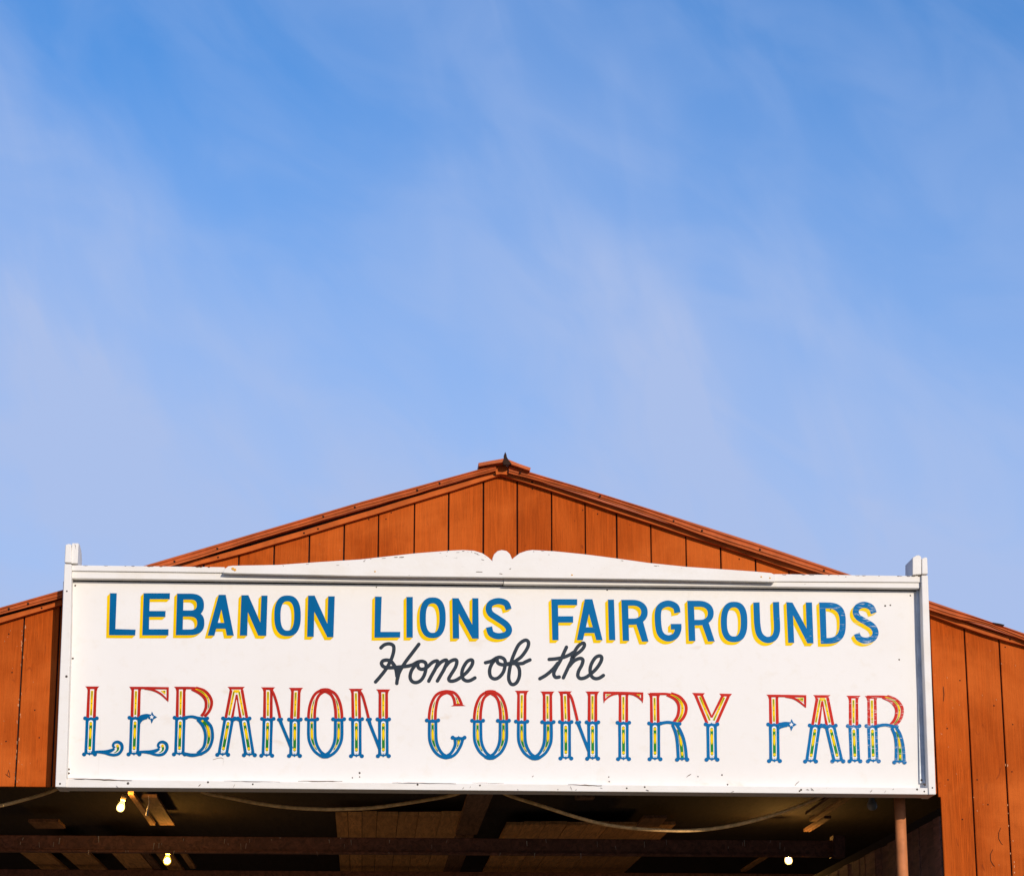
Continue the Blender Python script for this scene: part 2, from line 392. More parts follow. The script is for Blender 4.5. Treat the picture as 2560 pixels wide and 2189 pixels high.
# nails, scratches and bare flecks on the side boards
for px, py in ((2368, 1820), (2443, 1948), (2530, 1928), (2485, 1763), (2513, 1617), (2532, 1810), (2370, 1948), (2406, 2047), (87, 1774), (15, 1852), (98, 1843), (22, 1584), (965, 1297), (1457, 1275), (1494, 1284), (1848, 1397), (922, 1298), (978, 1281), (1331, 1222), (2400, 1700), (2350, 2120), (2470, 2010), (30, 1680)):
    SCREWS_TODO.append((px, py))
FV, FF = [], []
def fleck(pts, w):
    q = len(FV); n = len(pts)
    for i, (x, y) in enumerate(pts):
        a, b = pts[max(i - 1, 0)], pts[min(i + 1, n - 1)]; dx, dy = b[0] - a[0], b[1] - a[1]; l = math.hypot(dx, dy) or 1
        t = w*(0.35 + 0.65*math.sin(math.pi*(i + 0.5)/n))*random.uniform(0.7, 1.2)/2
        FV.append(at(x - dy/l*t, y + dx/l*t, YW - 0.0022)); FV.append(at(x + dy/l*t, y - dx/l*t, YW - 0.0022))
    for i in range(n - 1): FF.append((q + 2*i, q + 2*i + 1, q + 2*i + 3, q + 2*i + 2))
for i in range(30):
    y = random.choice((random.uniform(1560, 1660), random.uniform(1720, 1860), random.uniform(1860, 1960))); x = 60.7 - (y - 1545)*0.0523 + random.choice((-3.4, 3.6)) + random.uniform(-1.2, 1.2); fleck([(x, y), (x + random.uniform(-0.6, 0.6), y + random.uniform(1.5, 4)), (x + random.uniform(-0.8, 0.8), y + random.uniform(4, 9))], random.uniform(0.8, 2.0))
for i in range(11):
    y = random.choice((random.uniform(2000, 2189), random.uniform(1900, 2189))); x = 2497.5 + (y - 1600)*0.061 + random.choice((-3.6, 3.6)) + random.uniform(-1.2, 1.2); fleck([(x, y), (x + 0.4, y + random.uniform(1.5, 3)), (x, y + random.uniform(3, 7))], random.uniform(1.0, 2.8))
for i in range(26):
    x, y = random.choice(((random.uniform(2, 115), random.uniform(1570, 1950)), (random.uniform(2350, 2555), random.uniform(1640, 2180)))); fleck([(x, y), (x + 1, y + 1.2), (x + 1.6, y + 2.6)], random.uniform(0.8, 1.8))
fk = mesh('bare_flecks', FV, FF, 'bare_fleck', wall, label='pale flecks where the orange paint has come off'); fk['kind'] = 'stuff'
FV, FF = [], []
fleck([(14, 1934), (19, 1938), (25, 1942)], 1.6); fleck([(21, 1923), (24, 1932), (25, 1941)], 1.4); fleck([(17, 1938), (20, 1930), (22, 1923)], 1.2)
fleck([(2502, 2068), (2497, 2080), (2497, 2095), (2503, 2107), (2507, 2110)], 1.5); fleck([(2482, 2122), (2476, 2135), (2477, 2150), (2484, 2162), (2487, 2164)], 1.6); fleck([(2358, 1715), (2360, 1735), (2359, 1752)], 2.0)
sc_ = mesh('scratches', FV, FF, 'rust_dark', wall, label='dark scratched arcs and marks on the orange boards'); sc_['kind'] = 'stuff'

# rake boards, metal rake trim, roof
def sweep(name, tops, bots, Y, depth, mats, parent, ribs=None, label=None, step=40):
    """a strip following the slope between an upper and a lower line, with ribs (fraction, outward mm)"""
    x0, x1 = max(tops[0][0], bots[0][0]), min(tops[-1][0], bots[-1][0])
    n = max(2, int((x1 - x0)/step)); prof = ribs or [(0, 0), (1, 0)]
    V, F = [], []; k = len(prof) + 2
    for i in range(n + 1):
        x = x0 + (x1 - x0)*i/n; a = at(x, lerp(tops, x), Y); b = at(x, lerp(bots, x), Y)
        wob = 0.0025*math.sin(i*1.7) + 0.002*math.sin(i*0.61)
        V.append(Vector((a.x, a.y + depth, a.z)))
        for fr, o in prof:
            p = a.lerp(b, fr); V.append(Vector((p.x, p.y - o/1000 + (wob*fr if ribs else 0), p.z)))
        V.append(Vector((b.x, b.y + depth, b.z)))
    for i in range(n):
        for j in range(k - 1):
            q = i*k + j; F.append((q, q + k, q + k + 1, q + 1))
        F.append((i*k + k - 1, i*k + 2*k - 1, i*k + k, i*k))
    F += [tuple(range(k)), tuple(range(n*k + k - 1, n*k - 1, -1))]
    return mesh(name, V, F, mats, parent, label=label)
def shift(pts, d): return [(x, y + d) for x, y in pts]
RIB = [(0, 0), (0.12, 9), (0.24, 10), (0.36, 1), (0.46, 0), (0.58, 9), (0.70, 10), (0.82, 2), (1, 0)]
tl = sweep('rake_trim', TL, TLb, 0.145, 0.012, 'rake_metal', barn, RIB, 'ribbed orange metal trim along the left roof edge', 24)
tr = sweep('rake_trim', TR, TRb, 0.145, 0.012, 'rake_metal', barn, RIB, 'ribbed orange metal trim along the right roof edge', 24)
sweep('rake_board', shift(RLb, -13), RLb, 0.185, 0.034, 'rake_wood', barn, None, 'orange rake board under the left roof edge', 60)
sweep('rake_board', shift(RRb, -12), RRb, 0.185, 0.034, 'rake_wood', barn, None, 'orange rake board under the right roof edge', 60)
sweep('roof_edge_shade', shift(TL, 3), shift(RLb, -8), 0.2125, 0.006, 'gap_shade_black', barn, None, 'near-black strip painted as the shade between trim and rake board on the left', 60)  # solid strip, shade under the trim put into its colour
sweep('roof_edge_shade', shift(TR, 3), shift(RRb, -8), 0.2125, 0.006, 'gap_shade_black', barn, None, 'near-black strip painted as the shade between trim and rake board on the right', 60)
# nail heads on the trim
def screw_at(px, py, Y, r, parent, material='screw', name='screw'):
    p = at(px, py, Y); key = (name, round(r, 4), material)
    if key not in SCREW:
        n = 8; v = [(0, -0.0025, 0)] + [(math.cos(2*math.pi*i/n)*r*0.7, -0.002, math.sin(2*math.pi*i/n)*r*0.7) for i in range(n)] + [(math.cos(2*math.pi*i/n)*r, 0.001, math.sin(2*math.pi*i/n)*r) for i in range(n)]
        f = [(0, 1 + i, 1 + (i + 1) % n) for i in range(n)] + [(1 + i, 1 + n + i, 1 + n + (i + 1) % n, 1 + (i + 1) % n) for i in range(n)]
        me = bpy.data.meshes.new(name); me.from_pydata(v, [], f); me.materials.append(MATS[material]); SCREW[key] = me
    o = bpy.data.objects.new(name, SCREW[key]); C.objects.link(o); o.parent = parent; o.location = p - wbase(parent)
    return o
SCREW = {}
for x in (436, 543, 808, 887, 1043, 1099, 1300, 1500, 1684, 1755, 1900, 2060, 70, 22):
    tp, bt = (TL, TLb) if x < 1250 else (TR, TRb)
    screw_at(x, lerp(tp, x)*0.45 + lerp(bt, x)*0.55, 0.134, 0.007, tl if x < 1250 else tr, 'rust_dark', 'nail_head')
for x in (104, 760, 795, 545, 1235, 1330, 2525):
    rb = RLb if x < 1250 else RRb
    screw_at(x, lerp(rb, x) - 6, 0.184, 0.006, barn, 'rust_dark', 'nail_head')
for px, py in SCREWS_TODO: screw_at(px, py, YW - 0.001, 0.0045, wall, 'rust_dark', 'nail_head')
# roof slopes: ribbed metal sheets running back from the trim
def slope(name, pts, label):
    w = [at(x, y, 0.15) for x, y in (pts[0], pts[-1])]
    a, b = w; ext = (b - a)
    if name == 'L': a = a - ext*0.42
    else: b = b + ext*0.42
    V, F = [], []; ny = 40
    for i in range(ny + 1):
        y = 0.15 + 12.0*i/ny; dz = 0.012 if i % 2 else 0.0
        for p in (a, b): V += [Vector((p.x, y, p.z - 0.035 + dz)), Vector((p.x, y, p.z - 0.012 + dz))]
    for i in range(ny):
        q = i*4; F += [(q, q + 2, q + 6, q + 4), (q + 1, q + 5, q + 7, q + 3), (q, q + 4, q + 5, q + 1), (q + 2, q + 3, q + 7, q + 6)]
    F += [(0, 1, 3, 2), (ny*4, ny*4 + 2, ny*4 + 3, ny*4 + 1)]
    return mesh('roof', V, F, 'roofing', barn, label=label)
slope('L', TL, 'left slope of the metal roof'); slope('R', TR, 'right slope of the metal roof')
# ridge cap: two bent metal flaps and the curled-up dark end between them
pprism('ridge_cap', [(1196, 1157), (1228, 1151), (1263, 1145), (1264, 1154), (1230, 1159), (1197, 1165)], 0.10, 3.0, 'rake_metal', barn, label='left flap of the metal ridge cap')
pprism('ridge_cap', [(1271, 1148), (1298, 1159), (1327, 1169), (1325, 1176), (1296, 1166), (1272, 1158)], 0.10, 3.0, 'rake_metal', barn, label='right flap of the metal ridge cap')
pprism('ridge_cap_end', [(1257, 1153), (1260.5, 1146), (1259.5, 1138), (1263, 1129), (1266, 1135.5), (1267.5, 1143), (1272, 1150), (1279, 1159), (1270, 1162), (1259, 1161)], 0.09, 0.03, 'rust_dark', barn, label='dark bent-up metal point at the ridge')
pprism('ridge_block', [(1238, 1166), (1253, 1162), (1270, 1166), (1268, 1186), (1252, 1184), (1240, 1186)], 0.165, 0.05, 'rake_wood', barn, label='small orange block where the rake boards meet')
# one lifted sheet corner on the right slope
pprism('lifted_sheet', [(2482, 1555), (2500, 1558), (2512, 1561), (2508, 1565), (2490, 1560)], 0.13, 0.3, 'rust_dark', barn, label='lifted dark corner of a roof sheet')

# the dark inside of the barn
BX0, BX1, BY1 = full[0], full[-1], 12.0
eave = min(rake_z(BX0), rake_z(BX1))
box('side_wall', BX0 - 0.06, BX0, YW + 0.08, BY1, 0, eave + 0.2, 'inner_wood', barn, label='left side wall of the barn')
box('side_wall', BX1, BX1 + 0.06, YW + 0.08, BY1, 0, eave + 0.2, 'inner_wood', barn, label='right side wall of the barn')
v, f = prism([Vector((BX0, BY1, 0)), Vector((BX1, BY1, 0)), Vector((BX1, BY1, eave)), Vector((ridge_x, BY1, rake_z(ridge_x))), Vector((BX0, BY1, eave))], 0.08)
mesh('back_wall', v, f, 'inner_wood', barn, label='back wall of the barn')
box('floor', BX0 + 0.01, BX1 - 0.01, YW - 0.4, BY1 - 0.01, 0.004, 0.05, 'floor_dirt', barn, label='unseen pale floor slab of the barn, added to bounce light upward')  # slab added out of view, pale so sunlight bounces up to the loft
LEFTJ = -4.2
v, f = prism([Vector((BX0, YW + 0.075, 0)), Vector((LEFTJ, YW + 0.075, 0)), Vector((LEFTJ, YW + 0.075, lintel_z)), Vector((BX0, YW + 0.075, lintel_z))], 0.05)
mesh('front_return', v, f, 'siding', barn, label='orange front wall left of the opening')
box('header_beam', BX0, jamb + 0.05, YW + 0.073, YW + 0.16, lintel_z + 0.035, lintel_z + 0.28, 'inner_wood', barn, 0.004)
# partition along the right of the opening, vertical boards running back
ptop = at(2353, 2039, YW + 0.05).z
yb = YW + 0.075; k = 0
while yb < 8.0:
    wv = random.uniform(0.17, 0.2); sh = random.uniform(0, 0.006)
    box('partition_board', jamb + 0.004 + sh, jamb + 0.03, yb + 0.004, yb + wv - 0.004, 0, ptop + random.uniform(-0.004, 0.004), 'beam_paint', barn)
    yb += wv
box('partition_backing', jamb + 0.031, jamb + 0.06, YW + 0.075, 8.0, 0, eave, 'gap_shade_black', barn)
# tie beams across the barn
ZL = CAM.z + 2.15                                 # underside of the loft boards
def beam(Y, top, bot, xr, label):
    zt = at(1200, top, Y).z; zb = at(1200, bot, Y).z
    box('tie_beam', BX0 + 0.02, xr, Y, Y + 0.045, zb, zt, 'beam_paint', barn, 0.004, label)
    box('beam_edge', BX0 + 0.02, xr, Y - 0.02, Y + 0.064, zb - 0.018, zb - 0.001, 'beam_paint', barn, 0.003)
Yb = 4.4
beam(Yb, 2094, 2129, at(2085, 2110, Yb).x, 'dark brown tie beam crossing the opening')
pprism('beam_end', [(2083, 2086), (2113, 2088), (2113, 2142), (2083, 2140)], Yb - 0.03, 0.14, 'beam_paint', barn, label='bracket at the right end of the tie beam')
beam(8.2, 2178, 2215, BX1 - 0.02, 'second tie beam deeper in the barn')
# loft boards and joists, laid out on the underside height
def loft(name, quad, mats, th=0.025, z=None, label=None):
    Z = z or ZL
    p = [atz(x, y, Z) for x, y in quad]
    v = p + [Vector((q.x, q.y, q.z + th)) for q in p]; n = len(p)
    f = [tuple(range(n))[::-1], tuple(range(n, 2*n))] + [(i, (i + 1) % n, (i + 1) % n + n, i + n) for i in range(n)]
    return mesh(name, v, f, mats, barn, label=label)
def toVP(x, y, y2):                               # follow a line running straight back into the barn
    p = atz(x, y, ZL); d = (y2 - y); 
    VX, VY = 904.5, 2790.1
    return x + (VX - x)*(y2 - y)/(VY - y)
def boards_row(xs, ynear, yfar):
    for a, b in zip(xs, xs[1:]):
        z = ZL + random.uniform(0, 0.006); j = random.uniform(-1.5, 1.5)
        loft('loft_board', [(a + 0.8, ynear + j), (b - 0.8, ynear + j), (toVP(b - 0.8, ynear, yfar), yfar), (toVP(a + 0.8, ynear, yfar), yfar)], 'loft_wood', z=z)
boards_row([838, 869, 905, 943, 996, 1047, 1103, 1158], 2036, 2183)
boards_row([1266, 1310, 1365, 1418, 1470, 1524, 1600, 1690], 2060, 2189)
loft('ceiling_joist', [(1172, 1985), (1233, 1985), (toVP(1233, 1985, 2085), 2085), (toVP(1172, 1985, 2085), 2085)], 'inner_wood', 0.04, z=ZL - 0.03, label='wide flat brown board running back over the opening')
loft('ceiling_joist', [(1137, 2090), (1184, 2090), (toVP(1184, 2090, 2189), 2189), (toVP(1137, 2090, 2189), 2189)], 'inner_wood', 0.06)
for a, b, y0, y1, mt_ in ((320, 334, 1985, 2062, 'loft_wood'), (352, 392, 1992, 2062, 'inner_wood'),
                          (50, 118, 2130, 2177, 'loft_wood'), (118, 190, 2100, 2177, 'loft_wood'), (245, 318, 2095, 2180, 'loft_wood'), (335, 352, 2110, 2178, 'inner_wood'), (372, 412, 2110, 2182, 'loft_wood'), (440, 455, 2118, 2170, 'loft_wood'),
                          (2118, 2136, 1990, 2052, 'loft_wood'), (2080, 2108, 1990, 2035, 'inner_wood'), (2060, 2078, 2045, 2078, 'inner_wood'), (1929, 1943, 2128, 2178, 'loft_wood'), (1610, 1668, 2044, 2066, 'inner_wood'), (70, 146, 2053, 2070, 'inner_wood'),
                          (1442, 1488, 1992, 1999, 'inner_wood')):
    loft('ceiling_joist', [(a, y0), (b, y0), (toVP(b, y0, y1), y1), (toVP(a, y0, y1), y1)], mt_, 0.022, z=ZL + random.uniform(-0.04, 0.0))
# ceiling skin above, so that no daylight leaks in
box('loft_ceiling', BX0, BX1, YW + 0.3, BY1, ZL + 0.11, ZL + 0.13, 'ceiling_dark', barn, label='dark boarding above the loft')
# cobwebs on the beam
V, F = [], []
for i in range(46):
    px = random.choice([random.uniform(0, 640), random.uniform(400, 1000), random.uniform(1000, 2050)])
    zt_, zb_ = at(1200, 2094, Yb).z, at(1200, 2129, Yb).z; a = at(px, 2100, Yb - 0.024); a.z = random.choice((zt_ - 0.004, zt_ - 0.02, (zt_ + zb_)/2, zb_ - 0.005)); l = random.uniform(0.006, 0.05); w = random.uniform(0.0012, 0.004); dx = random.uniform(-0.008, 0.008); q = len(V)
    for sx in (-1, 1):
        V += [a + Vector((sx*w, 0, 0)), a + Vector((sx*w*0.4 + dx, -0.004, -l)), a + Vector((sx*w*0.4 + dx, 0.004, -l))]
    F += [(q, q + 1, q + 4, q + 3), (q, q + 3, q + 5, q + 2), (q + 1, q + 2, q + 5, q + 4)]
cw = mesh('cobweb', V, F, 'web', barn, label='pale cobwebs hanging on the tie beam'); cw['kind'] = 'stuff'

# ---- the sign ---------------------------------------------------------------------------------------
YP = 0.085                                        # face of the painted panel
sign = empty('sign', at(1240, 1976, 0.1), 'long white hand-painted wooden fairgrounds sign with scrolled top mounted on the orange gable', 'sign')
panel = pprism('panel', [(158, 1452.5), (1258, 1465.5), (2316, 1478), (2334, 1976), (146, 1958)], YP, 0.025, 'panel_white', sign, label='white painted panel with three lines of lettering')
pprism('backing', [(166, 1416), (2312, 1444), (2326, 1972), (150, 1955)], 0.1135, 0.006, 'gap_shade_black', sign, label='near-black sheet painted as the shade inside the hollow sign behind the panel')  # added sheet, coloured near-black so the slit under the molding stays dark
pprism('stile', [(161, 1408.5), (179, 1409.5), (176, 1600), (165.5, 1944.5), (164, 1966.8), (138, 1966), (153, 1600)], 0.0, 0.20, 'frame_white', sign, bevel=0.004, label='left upright of the sign frame')
pprism('stile', [(2304, 1437.5), (2320, 1437.5), (2340, 1985), (2322, 1985), (2308, 1600)], 0.0, 0.20, 'frame_white', sign, bevel=0.004, label='right upright of the sign frame')
pprism('bottom_rail', [(164.5, 1946), (700, 1953.5), (1200, 1958), (1700, 1963), (2321, 1968.5), (2322, 1985), (1700, 1979.5), (1200, 1975), (700, 1970.5), (164.5, 1967)], 0.012, 0.16, 'frame_white', sign, bevel=0.003)
pprism('top_rail', [(179.5, 1412), (562, 1417), (562, 1430.5), (179.5, 1426)], 0.022, 0.14, 'frame_white', sign, 0.5, bevel=0.003, label='left length of the top rail')
pprism('top_rail', [(1936, 1434.5), (2303.5, 1439), (2303.5, 1455), (1936, 1453)], 0.022, 0.14, 'frame_white', sign, 0.5, bevel=0.003, label='right length of the top rail')
pprism('molding', [(179.5, 1424), (1258, 1437), (1258, 1457.5), (179.5, 1445.2)], 0.034, 0.05, 'frame_white', sign, bevel=0.004, label='left length of the molding under the top rail')
pprism('molding', [(1259, 1437), (2301, 1452), (2300, 1470), (1259, 1459.3)], 0.032, 0.05, 'frame_white', sign, bevel=0.004, label='right length of the molding under the top rail')
ST = [(557, 1431), (562, 1421), (570, 1415), (580, 1413), (695, 1411), (801, 1404), (900, 1397.5), (948.6, 1392), (1039, 1382), (1122, 1376), (1157, 1374), (1185, 1376), (1206, 1382), (1221, 1392), (1231, 1402), (1231, 1395), (1235, 1385), (1244, 1376.5), (1254.5, 1374), (1266.6, 1376.5), (1275, 1384), (1280, 1397), (1286, 1392), (1299.6, 1381.5), (1317, 1375.6), (1331, 1374), (1386.5, 1377), (1463, 1385), (1543, 1395), (1620, 1406), (1715, 1415.6), (1803, 1422), (1889, 1428), (1928, 1431.5), (1938, 1436), (1938, 1453.5)]
SBt = [(1800, 1450.5), (1620, 1447.5), (1300, 1443), (900, 1438.8), (575, 1432.5)]
pprism('scroll_board', ST + SBt, -0.015, 0.036, 'frame_white', sign, 0.25, bevel=0.003, label='white board with scrolled profile and a central knob on top')
# post tops at both ends
def block(name, pxs, Y, depth, rnd_side, label):
    """a short post block whose top is rounded towards the back"""
    (xa, yt, xb, yb_) = pxs; a = at(xa, yt, Y); b = at(xb, yb_, Y)
    prof = [(0, 0), (0, 1.0), (depth*0.25, 1.06), (depth*0.55, 1.02), (depth*0.8, 0.86), (depth, 0.55), (depth, 0)]
    h = a.z - b.z; V = []
    for x in (a.x, b.x):
        V += [Vector((x, Y + y, b.z + h*z)) for y, z in prof]
    n = len(prof); F = [tuple(range(n)), tuple(range(2*n - 1, n - 1, -1))] + [(i, i + n, (i + 1) % n + n, (i + 1) % n) for i in range(n)]
    o = mesh(name, V, F, 'frame_white', sign, label=label); bev(o, 0.004)
pprism('post_top', [(163.5, 1361), (171, 1358.5), (178, 1359.5), (178.5, 1406.5), (161, 1405.5)], 0.0, 0.18, 'frame_white', sign, bevel=0.005, label='outer block on top of the left upright')
block('post_top', (179.5, 1357, 194, 1408), 0.012, 0.20, 1, 'rounded inner block on top of the left upright')
pprism('post_top', [(2304.5, 1396), (2312, 1392), (2318.5, 1393), (2320, 1434.5), (2305, 1434.5)], 0.0, 0.18, 'frame_white', sign, bevel=0.005, label='outer block on top of the right upright')
pprism('post_top', [(2281.5, 1393.5), (2290, 1388), (2297, 1386.5), (2303.5, 1391), (2303.5, 1435), (2281.5, 1436.5)], 0.004, 0.20, 'frame_white', sign, bevel=0.004, label='inner block on top of the right upright, shaded on its left')
pprism('batten', [(2291, 1474), (2303, 1474), (2313, 1957), (2299, 1957)], 0.070, 0.013, 'strip_metal', sign, bevel=0.002, label='narrow metal strip beside the right upright')
for px, py in ((188, 1463), (941, 1467), (1518, 1474), (2276, 1488), (182, 1645), (899, 1931), (899, 1941), (881, 1943), (1522, 1941), (1523, 1952.5), (2213, 1513.5), (2226, 1512), (172, 1922), (172, 1932), (1745, 1940), (2248, 1648), (1805, 1936), (2076, 1523)):
    screw_at(px, py, YP - 0.001, random.choice((0.004, 0.005, 0.006)), panel)
for px, py, Y in ((167, 1477, 0), (150, 1958, 0), (166, 1690, 0), (2312, 1960, 0), (2331, 1968, 0), (2293, 1972, 0.011), (2311, 1977, 0.011), (2003, 1973, 0.011), (1999, 1976, 0.011), (1200, 1962, 0.011), (1044, 1960, 0.011), (632, 1959, 0.011), (1567, 1969, 0.011), (1819, 1960, 0.011), (1612, 1966, 0.011), (320, 1957, 0.011), (520, 1954, 0.011)):
    screw_at(px, py, Y - 0.001, random.choice((0.005, 0.006, 0.0075)), sign)
screw_at(2304, 1949, 0.069, 0.007, sign)
for px, py in ((582, 1421), (587, 1423.5)): screw_at(px, py, -0.016, 0.009, sign, 'rust_spot', 'rust_spot')
for px, py in ((937.5, 1428), (1430, 1436.5), (1925, 1444), (1903, 1441)): screw_at(px, py, -0.016, 0.005, sign, 'rust_spot', 'rust_spot')
# cracks and flaked edges in the paint (their own shapes)
V, F = [], []
def sliver(pts, w, Y):
    """thin dark flake along a px line"""
    q = len(V); n = len(pts)
    for i, (x, y) in enumerate(pts):
        t = w*(0.25 + 0.75*math.sin(math.pi*(i + 0.5)/n))*random.uniform(0.6, 1.2)
        V.append(at(x, y - t/2, Y)); V.append(at(x, y + t/2, Y))
    for i in range(n - 1): F.append((q + 2*i, q + 2*i + 1, q + 2*i + 3, q + 2*i + 2))
def run(x0, y0, x1, y1, n, j): return [(x0 + (x1 - x0)*i/n, y0 + (y1 - y0)*i/n + random.uniform(-j, j)) for i in range(n + 1)]
sliver(run(168, 1944.5, 330, 1950, 14, 0.5), 2.6, 0.0075)
sliver(run(745, 1951.5, 856, 1952.5, 9, 0.4), 3.2, 0.0075); sliver(run(560, 1951, 700, 1953, 10, 0.5), 1.3, 0.0075)
sliver(run(980, 1955.5, 1140, 1957.5, 12, 0.5), 1.6, 0.0075); sliver(run(1420, 1959.5, 1505, 1963, 8, 0.5), 2.0, 0.0075); sliver(run(1180, 1956, 1260, 1957, 7, 0.6), 1.2, 0.0075)
sliver([(532, 1898), (537, 1896.5), (545, 1894), (553, 1893), (559, 1896)], 1.6, YP - 0.001); sliver([(558.5, 1896), (559, 1900), (558, 1906), (557, 1913)], 1.2, YP - 0.001)
sliver([(1987, 1963), (1992, 1957), (1998, 1952)], 2.0, YP - 0.001); sliver([(1716, 1942), (1722, 1937), (1728, 1934)], 2.2, YP - 0.001); sliver([(1330, 1941), (1334, 1938)], 2.4, YP - 0.001)
for i in range(18):
    x = random.uniform(190, 2300); sliver(run(x, 1962 + x*0.0072 + random.uniform(-8, 4), x + random.uniform(2, 9), 1962 + x*0.0072 + random.uniform(-8, 4), 3, 0.6), random.uniform(0.8, 2.4), 0.0075)
for i in range(40):
    k = random.randrange(4, 30); x0, y0 = ST[k]; x1, y1 = ST[k + 1]; t = random.random(); l = random.uniform(2, 10)/max(8, abs(x1 - x0))
    if abs(x1 - x0) < 20: continue
    off = abs(random.gauss(2.2, 4)); sliver([(x0 + (x1 - x0)*(t + l*s), y0 + (y1 - y0)*(t + l*s) + 1.2 + off) for s in (0, 0.5, 1)], random.uniform(0.6, 1.7), -0.0162)
for (x0, y0, x1, y1) in ((985, 1392.5, 994, 1392), (998, 1392.5, 1010, 1392), (1273, 1422, 1278, 1420), (1248, 1433, 1256, 1434), (1180, 1381, 1178, 1377), (1190, 1429, 1206, 1429)):
    sliver(run(x0, y0, x1, y1, 3, 0.4), 2.0, -0.0162)
for i in range(26):
    x = random.choice((random.uniform(205, 560), random.uniform(1945, 2295))); y = (1411.6 + (x - 180)*0.013) if x < 900 else (1434.6 + (x - 1936)*0.0122)
    l = random.uniform(3, 12); sliver([(x, y + 0.8), (x + l/2, y + 1.6), (x + l, y + 0.8 + l*0.013)], random.uniform(0.8, 2.2), 0.0212)
sliver([(187, 1360), (189, 1366), (188, 1372)], 5, 0.0110); sliver([(190.4, 1372), (190.8, 1388), (190.0, 1400)], 1.1, 0.0110)
ch = mesh('flaked_paint', V, F, 'chip', sign, label='dark cracks and flakes along the edges of the white paint'); ch['kind'] = 'stuff'

# ---- lettering: painted strokes, each letter one part of the panel ------------------------------------
def cr(pts, n=6, closed=False):
    """Catmull-Rom through the points"""
    P = list(pts); o = []; m_ = len(P)
    for i in range(m_ if closed else m_ - 1):
        if closed: p0, p1, p2, p3 = P[i - 1], P[i], P[(i + 1) % m_], P[(i + 2) % m_]
        else: p0, p1, p2, p3 = P[max(i - 1, 0)], P[i], P[i + 1], P[min(i + 2, m_ - 1)]
        for k in range(n):
            t = k/n
            o.append(tuple(0.5*((2*b) + (-a + c)*t + (2*a - 5*b + 4*c - d)*t*t + (-a + 3*b - 3*c + d)*t**3) for a, b, c, d in zip(p0, p1, p2, p3)))
    if not closed: o.append(tuple(P[-1]))
    return o
class Glyph:
    def __init__(s): s.p = []; s.lay = 0
    def poly(s, col, pts): s.p.append((col, [list(pts)], s.lay)); s.lay += 1
    def quads(s, col, A, B, closed=False):
        n = len(A); qs = []
        for i in range(n if closed else n - 1):
            j = (i + 1) % n; qs.append([A[i], A[j], B[j], B[i]])
        s.p.append((col, qs, s.lay)); s.lay += 1
    def rib(s, col, pts, w, cap=False):
        pts = [tuple(p) for p in pts]; n = len(pts)
        ws = w if isinstance(w, (list, tuple)) else [w]*n
        if len(ws) != n: ws = [lerp([(i/(len(ws) - 1), q) for i, q in enumerate(ws)], k/(n - 1)) for k in range(n)]
        A, B = [], []
        for i, (x, y) in enumerate(pts):
            a, b = pts[max(i - 1, 0)], pts[min(i + 1, n - 1)]; dx, dy = b[0] - a[0], b[1] - a[1]; l = math.hypot(dx, dy) or 1
            nx, ny = -dy/l, dx/l; h = ws[i]/2
            A.append((x + nx*h, y + ny*h)); B.append((x - nx*h, y - ny*h))
        s.quads(col, A, B)
        if cap:
            s.disc(col, pts[0], ws[0]/2); s.disc(col, pts[-1], ws[-1]/2)
    def disc(s, col, c, r, n=14, sy=1.0): s.poly(col, [(c[0] + r*math.cos(2*math.pi*i/n), c[1] + r*sy*math.sin(2*math.pi*i/n)) for i in range(n)])
    def ring(s, col, o, i, n=2.5, seg=44):
        def out(b):
            cx, cy, hx, hy = (b[0] + b[2])/2, (b[1] + b[3])/2, (b[2] - b[0])/2, (b[3] - b[1])/2; r = []
            for k in range(seg):
                t = 2*math.pi*k/seg; c_, s_ = math.cos(t), math.sin(t)
                r.append((cx + hx*math.copysign(abs(c_)**(2/n), c_), cy + hy*math.copysign(abs(s_)**(2/n), s_)))
            return r
        s.quads(col, out(o), out(i), True)
    def bowl(s, col, xl, o, i, n=2.5, seg=22):
        """half ring opening to the left: o, i = (right, top, bottom)"""
        def out(b, x0):
            cy, hy, hx = (b[1] + b[2])/2, (b[2] - b[1])/2, min(b[0] - x0, hymax(b)); r = [(x0, b[1])]
            xc = b[0] - hx
            for k in range(seg + 1):
                t = -math.pi/2 + math.pi*k/seg; c_, s_ = max(0, math.cos(t)), math.sin(t)
                r.append((xc + hx*c_**(2/n), cy + hy*math.copysign(abs(s_)**(2/n), s_)))
            return r + [(x0, b[2])]
        def hymax(b): return (b[2] - b[1])*0.62
        s.quads(col, out(o, xl), out(i, xl))
    def build(s, label, shadow=None):
        V, F, M, names = [], [], [], []
        prims = []
        if shadow:
            k = 6
            for st in range(k, 0, -1):
                d = (shadow[0]*st/k, shadow[1]*st/k)
                for col, qs, lay in s.p: prims.append(('yellow', [[(x + d[0], y + d[1]) for x, y in q] for q in qs]))
        prims += [(col, qs) for col, qs, lay in s.p]
        step = min(0.00012, 0.004/len(prims))
        for li, (col, qs) in enumerate(prims):
            if col not in names: names.append(col)
            Y = YP - 0.0008 - step*li
            for q in qs:
                b0 = len(V); V += [at(x, y, Y) for x, y in q]; ar = sum(q[i][0]*q[(i + 1) % len(q)][1] - q[(i + 1) % len(q)][0]*q[i][1] for i in range(len(q)))
                idx = list(range(b0, b0 + len(q))); F.append(tuple(idx if ar < 0 else idx[::-1])); M.append(names.index(col))
        return mesh('letter', V, F, names, panel, M, label=label)
SH = (-7.2, 7.2)
def row1(ch, fn, word):
    g = Glyph(); fn(g); g.build('blue painted letter %s with yellow drop shadow in the word %s' % (ch, word), SH)
def poly1(pts): return lambda g: g.poly('blue', pts)
